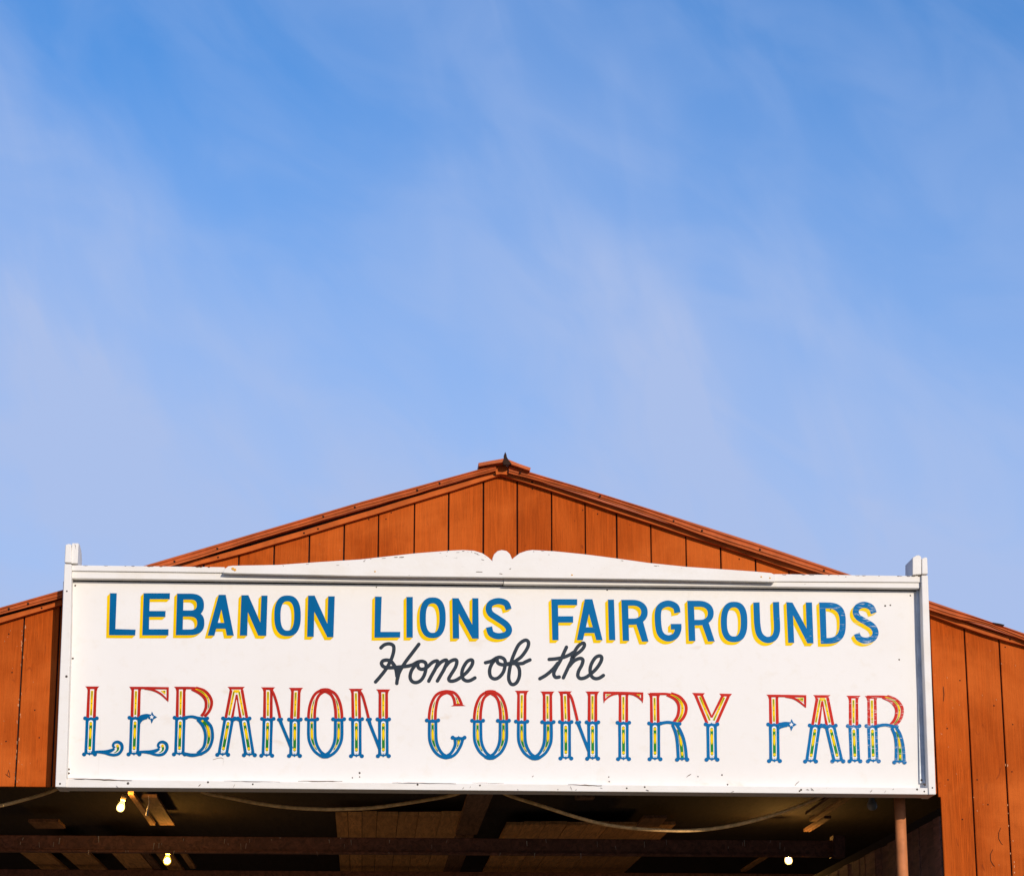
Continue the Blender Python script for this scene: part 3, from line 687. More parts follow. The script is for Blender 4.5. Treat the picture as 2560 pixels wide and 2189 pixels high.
def letN(l0, l1, l2, l3, r0, r1, r2, r3, il, ir, db):
    def f(g):   # left stem, right stem, diagonal
        g.poly('blue', [l0, l1, l2, l3]); g.poly('blue', [r0, r1, r2, r3]); g.poly('blue', [l1, ir, r2, db, il, (l0[0] + 2, l0[1])])
    return f
def letA(t0, t1, lf0, lf1, rf0, rf1, ap, cbt, cbb):
    def f(g):
        g.poly('blue', [t0, ((t0[0] + t1[0])/2, t0[1]), (ap[0], ap[1]), lf1, lf0]); g.poly('blue', [((t0[0] + t1[0])/2, t1[1]), t1, rf1, rf0, (ap[0], ap[1])])
        k0 = (cbt - ap[1])/(lf1[1] - ap[1]); k1 = (cbb - ap[1])/(lf1[1] - ap[1])
        X = lambda p, k: ap[0] + (p[0] - ap[0])*k
        g.poly('blue', [(X(lf1, k0) - 3, cbt), (X(rf0, k0) + 3, cbt), (X(rf0, k1) + 3, cbb), (X(lf1, k1) - 3, cbb)])
    return f
def letO(o, i): return lambda g: g.ring('blue', o, i)
row1('L', poly1([(275, 1482), (292, 1482), (288.5, 1571.5), (339, 1573), (338, 1587.5), (272.5, 1587)]), 'Lebanon')
row1('E', poly1([(359, 1482), (425, 1482), (424.5, 1497), (374.5, 1497), (373.5, 1526.5), (414, 1526.5), (413.5, 1541.5), (373, 1541.5), (372.5, 1572), (421.5, 1572), (421, 1587.5), (355.5, 1587.5)]), 'Lebanon')
def fB(g):
    g.poly('blue', [(442.7, 1483), (459, 1483), (456.5, 1587), (439.5, 1587)])
    g.bowl('blue', 456, (510, 1483, 1540.5), (492, 1498, 1525)); g.bowl('blue', 455, (511, 1525.5, 1587), (493, 1540.5, 1572.5))
row1('B', fB, 'Lebanon')
row1('A', letA((546.8, 1486), (564.3, 1486), (519, 1588), (536, 1588), (567, 1588), (584.6, 1588), (553.5, 1523), 1556, 1571), 'Lebanon')
row1('N', letN((603.5, 1487), (621, 1487), (618, 1588), (599.5, 1588), (653.5, 1488), (669, 1488), (665.7, 1588.6), (649.5, 1588.6), (618, 1526), (649.5, 1552), (645.4, 1588)), 'Lebanon, first of two')
row1('O', letO((685.6, 1487.6, 752, 1589.6), (701.4, 1502.4, 735.4, 1575.4)), 'Lebanon')
row1('N', letN((770.3, 1488), (786.6, 1488), (784.3, 1591), (767.7, 1591), (820.4, 1489.7), (837, 1489.7), (833.6, 1592), (817.5, 1592), (785.5, 1528), (817.6, 1556.6), (818.4, 1592)), 'Lebanon, last of two')
row1('L', poly1([(937.5, 1490.4), (954.3, 1490.8), (951.5, 1578.6), (1000.7, 1578.6), (1000.3, 1592.8), (936, 1593.4)]), 'Lions')
row1('I', poly1([(1016, 1491.4), (1032, 1491.4), (1032, 1593), (1016, 1593)]), 'Lions')
row1('O', letO((1049, 1492.4, 1114.3, 1594.4), (1064.6, 1507.6, 1098.6, 1581)), 'Lions')
row1('N', letN((1130.5, 1494.5), (1146.3, 1494.5), (1148, 1595.4), (1132, 1595.4), (1180.7, 1494.5), (1196, 1494.5), (1197, 1595.6), (1180.5, 1595.6), (1148.3, 1536.6), (1180, 1559.3), (1180.7, 1595.6)), 'Lions')
row1('S', lambda g: g.rib('blue', cr([(1271.5, 1523), (1265, 1507.5), (1246, 1501.8), (1227.5, 1507.5), (1221.8, 1520), (1227, 1533.5), (1246, 1546.5), (1265, 1560), (1272.5, 1573.5), (1266, 1585), (1246, 1589.5), (1228, 1583), (1222.5, 1566.5)]), 15.8), 'Lions')
row1('F', poly1([(1378.2, 1496.7), (1443.2, 1497), (1443, 1512), (1395, 1512), (1395.6, 1539.5), (1433, 1539.5), (1433, 1555.6), (1396, 1555.6), (1396.5, 1599.4), (1380.7, 1599.4)]), 'Fairgrounds')
row1('A', letA((1462, 1497), (1481, 1497), (1442, 1599.4), (1457.3, 1599.4), (1490.7, 1599.4), (1506.6, 1599.4), (1472.5, 1534), 1567, 1581.6), 'Fairgrounds')
row1('I', poly1([(1519.7, 1498), (1535, 1498), (1538.4, 1599.4), (1522.4, 1599.4)]), 'Fairgrounds')
def letR(s0, s1, s2, s3, right, top, bot, ir, it, ib, leg):
    def f(g):
        g.poly('blue', [s0, s1, s2, s3]); g.bowl('blue', s1[0] - 1, (right, top, bot), (ir, it, ib), 2.2); g.poly('blue', leg)
    return f
row1('R', letR((1553.3, 1498.6), (1570, 1498.6), (1572.8, 1601), (1556.8, 1601), 1619.3, 1498.6, 1561, 1603, 1513.2, 1545.4, [(1588, 1552), (1607.5, 1552), (1621.4, 1603), (1605, 1603)]), 'Fairgrounds, first of two')
def fG(g):
    g.rib('blue', cr([(1693.5, 1531), (1689, 1515.5), (1671, 1508), (1652.5, 1514.5), (1645, 1531), (1646.5, 1568), (1654, 1587), (1670.5, 1594.8), (1688, 1588.5), (1695.3, 1573), (1695.5, 1559)]), 16); g.poly('blue', [(1677, 1558.7), (1703.4, 1558.7), (1703.4, 1573), (1677, 1573)])
row1('G', fG, 'Fairgrounds')
row1('R', letR((1718.2, 1500.8), (1734.5, 1500.8), (1738.5, 1601.6), (1722, 1601.6), 1784.3, 1500.8, 1562.5, 1769.5, 1516, 1548.6, [(1753, 1555), (1771.5, 1555), (1787, 1602.6), (1770, 1602.6)]), 'Fairgrounds, last of two')
row1('O', letO((1802, 1503.4, 1868.5, 1604.5), (1817.5, 1517.6, 1852, 1590)), 'Fairgrounds')
row1('U', lambda g: g.rib('blue', cr([(1891, 1505), (1892, 1535), (1893.5, 1562), (1898, 1583), (1908, 1595), (1921, 1598.8), (1934.5, 1593.5), (1941.5, 1580), (1942.5, 1562), (1941, 1535), (1940, 1504)]), 15.8), 'Fairgrounds')
row1('N', letN((1965.7, 1504.3), (1981.3, 1505.5), (1985.5, 1606), (1970.4, 1606), (2014.3, 1505), (2030, 1505), (2033.8, 1607.3), (2018, 1607.3), (1983.4, 1539), (2015, 1567), (2018.5, 1607.3)), 'Fairgrounds')
def fD(g):
    g.poly('blue', [(2047.7, 1505), (2063.7, 1505), (2067, 1608.6), (2052, 1608.6)]); g.bowl('blue', 2063, (2114.6, 1505, 1608.6), (2099, 1520, 1594), 2.9)
row1('D', fD, 'Fairgrounds')
row1('S', lambda g: g.rib('blue', cr([(2184.5, 1532), (2178, 1517.5), (2160.5, 1511), (2144.5, 1516.5), (2139.3, 1529), (2146, 1542.5), (2165, 1554), (2182, 1565.5), (2189, 1581), (2182, 1595), (2164, 1600.5), (2148, 1595), (2141.8, 1583)]), 15.4), 'Fairgrounds')

# brush script
def T(x0, y0, s): return lambda pts: [(x0 + x*s, y0 + y*s) for x, y in pts]
tc_ = T(900, 1460, 0.20270); td_ = T(1300, 1460, 0.19305); ident = T(0, 0, 1)
def script(ch, strokes, tr_, word):
    g = Glyph()
    for st in strokes: g.rib('script_black', cr(tr_(st), 5), 8.9, True)
    g.build('black brush-script letter %s in the word %s' % (ch, word))
script('H', [[(258, 782), (300, 745), (360, 732), (408, 752), (418, 800), (402, 880), (366, 965), (320, 1045), (255, 1130), (192, 1202)],
             [(726, 738), (645, 845), (555, 965), (492, 1070), (464, 1150), (454, 1220)],
             [(392, 955), (425, 1000), (446, 1060), (456, 1130)], [(470, 1020), (480, 1080), (462, 1170)],
             [(470, 1022), (350, 1026), (290, 1012), (266, 975), (282, 943), (330, 932), (382, 948), (425, 1000)],
             [(430, 1022), (520, 1014), (600, 1004), (665, 985)]], tc_, 'Home')
script('o', [[(660, 985), (710, 957), (770, 948), (812, 975), (812, 1045), (790, 1125), (748, 1185), (690, 1210), (640, 1192), (618, 1140), (635, 1065), (680, 1000), (730, 955)], [(712, 985), (722, 1028), (765, 1046), (815, 1030), (850, 1000)]], tc_, 'Home')
script('m', [[(845, 1005), (895, 960), (945, 942), (960, 962), (932, 1035), (885, 1120), (848, 1192)], [(935, 1030), (995, 962), (1055, 932), (1072, 955), (1040, 1040), (995, 1120), (955, 1190)], [(1045, 1025), (1105, 955), (1170, 928), (1195, 950), (1178, 1020), (1120, 1115), (1095, 1165), (1118, 1192), (1180, 1182), (1248, 1142)]], tc_, 'Home')
script('e', [[(1240, 1148), (1320, 1080), (1378, 1000), (1390, 945), (1365, 930), (1318, 955), (1272, 1030), (1256, 1100), (1270, 1160), (1310, 1188), (1360, 1184), (1418, 1152)]], tc_, 'Home')
script('o', [[(1548, 965), (1620, 945), (1680, 908), (1730, 898), (1778, 922), (1792, 975), (1770, 1075), (1715, 1145), (1655, 1164), (1608, 1130), (1600, 1050), (1632, 970), (1690, 912)], [(1690, 922), (1702, 968), (1755, 990), (1830, 984), (1880, 975)]], tc_, 'of')
script('f', [[(1283, 1655), (1303, 1641), (1318, 1620), (1321.5, 1606), (1316, 1599.5), (1307, 1602), (1296, 1612), (1286, 1632), (1278, 1654), (1273, 1679), (1272, 1697), (1277, 1708), (1284, 1710), (1292.5, 1704), (1298.5, 1689), (1298, 1671), (1291, 1660), (1281, 1654)], [(1270, 1658), (1285, 1657.5), (1305, 1657.6), (1313, 1654), (1325, 1648.5)]], ident, 'of')
script('t', [[(602, 812), (560, 905), (518, 995), (465, 1085), (437, 1155), (460, 1202), (508, 1198)], [(378, 970), (470, 962), (560, 945), (640, 912), (690, 880)], [(258, 1220), (340, 1172), (425, 1098), (490, 1020)]], td_, 'the')
script('h', [[(668, 965), (700, 885), (745, 810), (795, 765), (830, 765), (830, 805), (785, 862), (705, 925), (655, 1010), (605, 1115), (562, 1208)], [(640, 1058), (700, 990), (775, 958), (815, 978), (800, 1045), (760, 1120), (750, 1185), (785, 1218), (850, 1205), (905, 1168)]], td_, 'the')
script('e', [[(900, 1172), (985, 1095), (1045, 1005), (1058, 945), (1028, 925), (975, 950), (925, 1030), (908, 1110), (925, 1185), (970, 1218), (1025, 1213), (1080, 1178)]], td_, 'the')

# circus letters: red outlined top, blue outlined bottom, yellow and green inside
RW, BW = 7.2, 7.4
def resample(pts, n):
    d = [0]
    for a, b in zip(pts, pts[1:]): d.append(d[-1] + math.hypot(b[0] - a[0], b[1] - a[1]))
    xs = list(zip(d, [p[0] for p in pts])); ys = list(zip(d, [p[1] for p in pts]))
    return [(lerp(xs, d[-1]*k/(n - 1)), lerp(ys, d[-1]*k/(n - 1))) for k in range(n)]
def sub(pts, a, b):
    """part of a polyline between two length fractions"""
    r = resample(pts, 41); return r[int(a*40):max(int(b*40) + 1, int(a*40) + 2)]
def offs(axis, d):
    n = len(axis); o = []
    for i, (x, y) in enumerate(axis):
        a, b = axis[max(i - 1, 0)], axis[min(i + 1, n - 1)]; dx, dy = b[0] - a[0], b[1] - a[1]; l = math.hypot(dx, dy) or 1
        o.append((x - dy/l*d, y + dx/l*d))
    return o
def red_fill(g, mid, w0=5.8, taper=None):
    """yellow bar with green ends and a green dot; mid runs from the top down"""
    g.rib('yellow', sub(mid, 0.03, 0.97), taper or [w0, w0 + 0.4, w0, w0])
    g.rib('green', sub(mid, 0.06, 0.36), [2.4, 2.0, 0.8]); g.rib('green', sub(mid, 0.72, 0.95), [0.8, 2.0, 2.4])
    c = sub(mid, 0.52, 0.56)[0]; g.disc('green', c, 1.3, 8)
def blue_fill(g, mid, w=7.4, tip=False):
    if tip: g.rib('green', sub(mid, 0.02, 0.98), [w, w, w, w*0.9, w*0.75, w*0.2])
    else: g.rib('green', sub(mid, 0.03, 0.97), w, True)
    g.disc('yellow', sub(mid, 0.05, 0.1)[0], 3.5, 10, 1.15)
    g.rib('yellow', sub(mid, 0.21, 0.62), [1.6, 5.2, 6.0, 6.0, 5.6, 4.4, 1.2])
    if tip: g.rib('yellow', sub(mid, 0.78, 0.9), [3.6, 4.0, 2.4])
    else: g.disc('yellow', sub(mid, 0.94, 0.99)[0], 3.6, 10)
def collar(g, c, half=14.0, r=5.0, a=0.0):
    ca, sa = math.cos(a), math.sin(a)
    q = lambda x, y: (c[0] + x*ca - y*sa, c[1] + x*sa + y*ca)
    g.rib('blue', cr([q(-half, -0.5), q(-half*0.5, 1.6), q(0, 1.0), q(half*0.5, 1.6), q(half, -0.5)], 3), [6.2, 6.8, 8.4, 6.8, 6.2]); g.disc('blue', q(-half - 0.6, -0.6), r); g.disc('blue', q(half + 0.6, -0.6), r)
    g.poly('blue', [q(-3.2, 0), q(0, -5.2), q(3.2, 0), q(0, 3)])
def foot(g, c, half=12.9, r=5.4, a=0.0):
    ca, sa = math.cos(a), math.sin(a)
    q = lambda x, y: (c[0] + x*ca - y*sa, c[1] + x*sa + y*ca)
    g.rib('blue', cr([q(-half, 0.5), q(-half*0.55, -1.2), q(0, 0.2), q(half*0.55, -1.2), q(half, 0.5)], 3), [6.5, 4.6, 4.6, 4.6, 6.5])
    g.disc('blue', q(-half - 0.6, 1.6), r, 14, 0.95); g.disc('blue', q(half + 0.6, 1.6), r, 14, 0.95)
    g.poly('blue', [q(-4, 0.2), q(0, -4.4), q(4, 0.2), q(0, 4.8)])
def serif(g, t, half=18.0, inner=11.6):
    x, y = t
    L_ = cr([(x - half, y - 0.6), (x - inner - 2.2, y + 4.0), (x - inner, y + 11.5)], 4); R2 = cr([(x + inner, y + 11.5), (x + inner + 2.2, y + 4.0), (x + half, y - 0.6)], 4)
    g.poly('red', L_ + [(x - inner + 4, y + 6.2), (x + inner - 4, y + 6.2)] + R2)
def red_stem(g, t, m_, half=8.3, ser=True, fill=True):
    ax = [t, ((t[0] + m_[0])/2, (t[1] + m_[1])/2), m_]
    for s_ in (-1, 1): g.rib('red', offs([(t[0], t[1] + 2), ax[1], ax[2]], s_*half), [RW - 0.6, RW, RW + 0.5])
    if ser: serif(g, t)
    if fill: red_fill(g, [(lerp([(0, t[0]), (1, m_[0])], 0.12), t[1] + 8.5), (m_[0], m_[1] - 4.5)])
def blue_stem(g, m_, b, half=9.2, ft=True, fill=True, a=0.0):
    ax = [m_, ((m_[0] + b[0])/2, (m_[1] + b[1])/2), b]
    for s_ in (-1, 1): g.rib('blue', offs(ax, s_*half), [BW + 0.8, BW, BW + 0.6])
    collar(g, m_)
    if ft: foot(g, b)
    p0 = (m_[0] + (b[0] - m_[0])*0.11, m_[1] + (b[1] - m_[1])*0.11); p1 = (m_[0] + (b[0] - m_[0])*0.93, m_[1] + (b[1] - m_[1])*0.93)
    g.rib('inline_white', [p0, p1], 11.2); g.disc('inline_white', p0, 5.6)
    if fill: blue_fill(g, [(p0[0], p0[1] + 0.5), (p1[0], p1[1] - 3.2)])
def stem(g, t, m_, b, ser=True): red_stem(g, t, m_, ser=ser); blue_stem(g, m_, b)
def pair_red(g, outer, inner, w=None):
    """two red strokes with the yellow bar between, for bowls and round letters; from the top down"""
    o_, i_ = resample(cr(outer), 24), resample(cr(inner), 24)
    g.rib('red', o_, RW); g.rib('red', i_, RW)
    mid = [((a[0] + b[0])/2, (a[1] + b[1])/2) for a, b in zip(o_, i_)]; gap = [max(0.2, math.hypot(a[0] - b[0], a[1] - b[1]) - RW - 3.2) for a, b in zip(o_, i_)]
    keep = [k for k in range(24) if gap[k] > 0.9]
    if len(keep) > 4:
        md = [mid[k] for k in keep]; g.rib('yellow', md, [min(6.4, gap[k]) for k in keep])
        g.rib('green', sub(md, 0.08, 0.4), [0.9, 2.4, 0.9]); g.rib('green', sub(md, 0.74, 0.96), [0.9, 2.2, 1.6]); g.disc('green', sub(md, 0.55, 0.6)[0], 1.3, 8)
def pair_blue(g, outer, inner, flip=False):
    o_, i_ = resample(cr(outer), 28), resample(cr(inner), 28)
    g.rib('blue', o_, BW); g.rib('blue', i_, BW)
    mid = [((a[0] + b[0])/2, (a[1] + b[1])/2) for a, b in zip(o_, i_)]; gap = [max(0.2, math.hypot(a[0] - b[0], a[1] - b[1]) - BW - 3.4) for a, b in zip(o_, i_)]
    keep = [k for k in range(28) if gap[k] > 1.2]
    if len(keep) > 4:
        md = [mid[k] for k in keep]; wd_ = [min(7.2, gap[k]) for k in keep]
        md = sub(md, 0.06, 1.0); n = len(md); wd2 = [lerp([(i/(len(wd_) - 1), q) for i, q in enumerate(wd_)], 0.06 + 0.94*k/(n - 1)) for k in range(n)]
        g.rib('green', md, wd2)
        wf = lambda f: lerp([(i/(n - 1), q) for i, q in enumerate(wd2)], f)
        g.disc('yellow', sub(md, 0.03, 0.1)[0], min(2.8, wf(0.04)*0.46), 10); g.rib('yellow', sub(md, 0.2, 0.62), [1.2] + [max(1.0, wf(f)*0.82) for f in (0.3, 0.4, 0.5)] + [1.4])
        g.rib('yellow', sub(md, 0.80, 0.93), [wf(0.82)*0.7, wf(0.88)*0.75, wf(0.93)*0.4])
def circ(ch, word, fn):
    g = Glyph(); fn(g); g.build('circus-style painted letter %s, red above and blue below, in the word %s' % (ch, word))
A1 = lambda p: (190 + p[0]*0.17857, 1690 + p[1]*0.17857); A2 = lambda p: (530 + p[0]*0.1298, 1690 + p[1]*0.1298)
A3 = lambda p: (750 + p[0]*0.1298, 1690 + p[1]*0.1298); A4 = lambda p: (1050 + p[0]*0.1298, 1690 + p[1]*0.1298)
A5 = lambda p: (1270 + p[0]*0.1298, 1690 + p[1]*0.1298); A6 = lambda p: (1490 + p[0]*0.17375, 1690 + p[1]*0.17375); A7 = lambda p: (1890 + p[0]*0.19305, 1710 + p[1]*0.19305)
def MP(Af, pts): return [Af(p) for p in pts]
def swash(g, Af, x0):
    """curled foot of L and E; x0 = offset in the first measuring frame"""
    q = lambda *pts: MP(A1, [(x + x0, y) for x, y in pts])
    g.rib('blue', cr(q((215, 1070), (300, 1055), (400, 1052), (480, 1040), (540, 1010), (535, 1025))[:5], 5), [9, 7, 7.5, 9, 5])
    g.rib('blue', cr(q((300, 1060), (400, 1070), (470, 1090), (540, 1098), (605, 1075), (645, 1010), (635, 945), (585, 915), (535, 930), (520, 970), (545, 1000)), 5), [4, 6, 6.5, 6.8, 7.4, 7.8, 8, 7.2, 6.4, 6.4, 5])
    g.rib('green', cr(q((582, 975), (590, 1015), (565, 1050), (530, 1068)), 5), [6, 5, 2.4, 0.4]); g.disc('yellow', q((582, 970))[0], 3.6, 12)
def cL(g):
    stem(g, A1((228, 142)), A1((210, 588)), A1((190, 1080))); swash(g, A1, 0)
circ('L', 'Lebanon', cL)
def flag(g, Af, x0, y0, k, pts_bar, pts_under, tip):
    g.rib('red', MP(Af, pts_bar), [5.2, 6.0, 5.6]); g.rib('red', cr(MP(Af, pts_under), 5), [3.5, 5.4, 5.0, 3.6]); g.rib('red', MP(Af, tip), [5.4, 5.4, 1.4])
def star_arm(g, Af, a, c, tail):
    g.rib('blue', cr(MP(Af, tail), 5), [7, 8.4, 9.2, 9.6])
    cx, cy = Af(c); R, r = 13.6, 8.2
    g.poly('blue', [(cx - r, cy - r*0.55), (cx - 1.5, cy - r*0.75), (cx + 0.6, cy - R), (cx + 5.2, cy - r*0.55), (cx + R, cy + 0.6), (cx + 5.2, cy + r*0.65), (cx - 0.2, cy + R + 3), (cx - 3.0, cy + r*0.75), (cx - r, cy + r*0.5)])
    st = []
    for i in range(10):
        t = -math.pi/2 + math.pi*i/5; rr = 6.0 if i % 2 == 0 else 2.6; st.append((cx + rr*math.cos(t), cy + 0.4 + rr*math.sin(t)))
    g.poly('inline_white', st)
def cE(g):
    stem(g, A1((842, 146)), A1((830, 580)), A1((812, 1080)), ser=True); swash(g, A1, 630)
    flag(g, A1, 0, 0, 1, [(760, 158), (1000, 160), (1300, 164)], [(960, 172), (1080, 190), (1190, 245), (1285, 335)], [(1284, 152), (1284, 280), (1290, 355)])
    g.poly('yellow', MP(A1, [(1185, 200), (1255, 196), (1252, 252)])); g.poly('green', MP(A1, [(1215, 202), (1248, 202), (1246, 226)]))
    star_arm(g, A1, None, (1060, 566), [(870, 592), (920, 560), (985, 548), (1050, 560)])
    g.rib('blue', cr(MP(A1, [(880, 700), (890, 650), (930, 600), (1000, 580)]), 4), [2, 6, 6, 4])
circ('E', 'Lebanon', cE)
def cB(g):
    stem(g, A1((1470, 146)), A1((1462, 580)), A1((1447, 1080)))
    g.rib('red', cr(MP(A1, [(1400, 155), (1530, 160), (1640, 162), (1720, 165)]), 3), [4, 6.2, 6.2, 5])
    pair_red(g, MP(A1, [(1680, 160), (1800, 200), (1880, 290), (1900, 380), (1868, 480), (1800, 560)]), MP(A1, [(1620, 175), (1740, 240), (1810, 320), (1822, 410), (1800, 490), (1755, 555)]))
    g.rib('blue', cr(MP(A1, [(1500, 585), (1560, 568), (1630, 562), (1700, 580), (1770, 592), (1835, 588)]), 4), [8, 7, 7, 8, 8.4, 7]); g.disc('blue', A1((1840, 585)), 4.6)
    pair_blue(g, MP(A1, [(1790, 600), (1880, 680), (1910, 780), (1905, 900), (1850, 1020), (1740, 1090)]), MP(A1, [(1700, 600), (1770, 680), (1808, 780), (1812, 880), (1785, 990), (1700, 1075)]))
    g.rib('blue', cr(MP(A1, [(1490, 1070), (1560, 1090), (1640, 1100), (1750, 1085)]), 4), [7, 8.4, 9, 6])
circ('B', 'Lebanon', cB)
def letterA(g, Af, top, lm, lb, rm, rb, apex, topl, topr):
    tl_, tr_ = Af(topl), Af(topr); LM, LB, RM, RB = Af(lm), Af(lb), Af(rm), Af(rb); t = Af(top)
    serif(g, t, 22.0, 15.5)
    for a, mm in ((tl_, LM), (tr_, RM)):
        for s_ in (-1, 1):
            if (a is tl_ and s_ == 1) or (a is tr_ and s_ == -1): g.rib('red', offs([(a[0], a[1] + 4), mm], s_*7.9), RW)
    ap = Af(apex); il, ir = offs([tl_, LM], -7.9)[1], offs([tr_, RM], 7.9)[1]
    g.rib('red', [ap, il], [2.5, RW]); g.rib('red', [ap, ir], [2.5, RW]); g.poly('red', [(ap[0] - 2.5, ap[1] + 1), (ap[0] + 2.5, ap[1] + 1), (ap[0] + 5, ap[1] + 16), (ap[0], ap[1] + 13), (ap[0] - 5, ap[1] + 16)])
    red_fill(g, [(tl_[0], tl_[1] + 4), (LM[0], LM[1] - 5)], 5.2); red_fill(g, [(tr_[0], tr_[1] + 4), (RM[0], RM[1] - 5)], 5.2)
    g.poly('yellow', [(tl_[0] - 2, tl_[1] + 2.5), (tr_[0] + 2, tl_[1] + 2.5), (tr_[0] - 1, tl_[1] + 8), (ap[0], tl_[1] + 10.5), (tl_[0] + 1, tl_[1] + 8)])
    blue_stem(g, LM, LB); blue_stem(g, RM, RB)
    g.rib('blue', cr([(LM[0] + 8, LM[1] + 4), ((LM[0] + RM[0])/2, (LM[1] + RM[1])/2), (RM[0] - 8, RM[1] + 4)], 5), [9, 8.6, 9])
circ('A', 'Lebanon', lambda g: letterA(g, A2, (465, 203), (325, 810), (207, 1495), (612, 812), (722, 1500), (475, 345), (428, 240), (518, 240)))
def letterN(g, Af, s1, s2, rd, kn, bd):
    stem(g, Af(s1[0]), Af(s1[1]), Af(s1[2])); stem(g, Af(s2[0]), Af(s2[1]), Af(s2[2]))
    g.rib('red', cr(MP(Af, rd), 5), [4.5, 6.2, 6.4, 6.6])
    g.disc('blue', (Af(kn)[0] - 3.4, Af(kn)[1]), 4.3); g.disc('blue', (Af(kn)[0] + 3.4, Af(kn)[1] - 0.5), 4.3); g.rib('blue', MP(Af, bd), [9.5, 7.6, 7.4, 8.6])
circ('N', 'Lebanon, third last letter', lambda g: letterN(g, A2, ((1080, 212), (1075, 820), (1055, 1512)), ((1618, 222), (1597, 832), (1590, 1515)), [(1060, 225), (1130, 245), (1195, 350), (1260, 560), (1312, 800)], (1312, 828), [(1310, 835), (1345, 930), (1440, 1160), (1535, 1390)]))
def letterO(g, Af, ro, ri, lo, li, ml, mr, ro2, ri2, lo2, li2):
    pair_red(g, MP(Af, ro), MP(Af, ri)); pair_red(g, MP(Af, ro2), MP(Af, ri2))
    pair_blue(g, MP(Af, lo), MP(Af, li)); pair_blue(g, MP(Af, lo2), MP(Af, li2)); collar(g, Af(ml)); collar(g, Af(mr))
def round_top(Af, x, s_, cx, yt, ym):
    k = (ym - yt)/570.0; q = lambda dx, dy: (x + s_*dx, yt + dy*k)
    return (MP(Af, [(cx, yt), q(162, 20), q(72, 75), q(7, 175), q(-38, 305), q(-60, 445), (x - s_*66, ym - 8)]), MP(Af, [(cx, yt + 32), q(212, 50), q(146, 98), q(100, 178), q(77, 278), q(60, 400), (x + s_*54, ym - 8)]))
def round_bottom(Af, x, s_, cx, ym, yb):
    k = (yb - ym)/720.0; q = lambda dx, dy: (x + s_*dx, ym + dy*k)
    return (MP(Af, [(x - s_*63, ym + 25), q(-64, 305), q(-40, 445), q(30, 585), q(120, 672), q(200, 708), (cx, yb)]), MP(Af, [(x + s_*62, ym + 25), q(66, 325), q(90, 465), q(140, 575), q(190, 640), q(232, 668), (cx, yb - 36)]))
def roundO(g, Af, xl, xr, yt, ym, yb):
    """xl, xr = centre lines of the two sides; tops and bottoms meet at the middle"""
    h = 60; cx = (xl + xr)/2
    for s_, x in ((1, xl), (-1, xr)):
        pair_red(g, *round_top(Af, x, s_, cx, yt, ym)); pair_blue(g, *round_bottom(Af, x, s_, cx, ym, yb)); collar(g, Af((x, ym)), 13.2)
    g.rib('red', MP(Af, [(cx - 95, yt + 16), (cx - 45, yt + 3), (cx, yt), (cx + 45, yt + 3), (cx + 95, yt + 16)]), 8.2); g.rib('blue', MP(Af, [(cx - 110, yb - 30), (cx - 50, yb - 12), (cx, yb - 10), (cx + 50, yb - 12), (cx + 110, yb - 30)]), [7, 10, 10.6, 10, 7])
circ('O', 'Lebanon', lambda g: roundO(g, A3, 228, 745, 255, 825, 1545))
circ('N', 'Lebanon, last letter', lambda g: letterN(g, A3, ((1075, 240), (1085, 825), (1087, 1520)), ((1605, 252), (1605, 828), (1607, 1518)), [(1080, 252), (1140, 275), (1205, 370), (1265, 570), (1322, 800)], (1328, 828), [(1325, 835), (1355, 930), (1445, 1160), (1540, 1395)]))
def cC(g):
    x, s_ = 240, 1
    pair_red(g, *round_top(A4, 240, 1, 510, 285, 850))
    pair_red(g, MP(A4, [(520, 285), (650, 310), (740, 400), (805, 545)]), MP(A4, [(500, 305), (600, 345), (655, 440), (672, 545)]))
    g.rib('red', MP(A4, [(430, 305), (510, 285), (590, 292)]), 7.0)
    g.poly('red', MP(A4, [(595, 572), (650, 545), (690, 525), (790, 525), (830, 545), (880, 568)]))
    pair_blue(g, *round_bottom(A4, 245, 1, 515, 848, 1568))
    pair_blue(g, MP(A4, [(830, 1190), (790, 1320), (710, 1460), (620, 1535), (510, 1565)]), MP(A4, [(670, 1190), (680, 1300), (640, 1410), (580, 1490), (510, 1530)]))
    g.rib('blue', MP(A4, [(420, 1530), (520, 1555), (610, 1535)]), 9.6); collar(g, A4((242, 848)), 13.6); collar(g, A4((745, 1180)), 14.2)
circ('C', 'Country', cC)
circ('O', 'Country', lambda g: roundO(g, A4, 1110, 1608, 290, 855, 1572))
def cU(g):
    red_stem(g, A5((268, 278)), A5((262, 862))); red_stem(g, A5((760, 292)), A5((763, 872)))
    for s_, x, y0 in ((1, 265, 870), (-1, 772, 880)):
        pair_blue(g, *round_bottom(A5, x, s_, 525, y0, 1580)); collar(g, A5((x - 2, y0)), 13.6)
    g.rib('blue', MP(A5, [(415, 1552), (475, 1568), (530, 1572), (580, 1566), (635, 1550)]), [7, 10, 10.4, 10, 7])
circ('U', 'Country', cU)
circ('N', 'Country', lambda g: letterN(g, A5, ((1095, 290), (1112, 880), (1115, 1565)), ((1630, 292), (1628, 885), (1632, 1568)), [(1080, 300), (1150, 315), (1225, 410), (1285, 620), (1340, 850)], (1353, 885), [(1352, 895), (1385, 985), (1470, 1210), (1560, 1430)]))
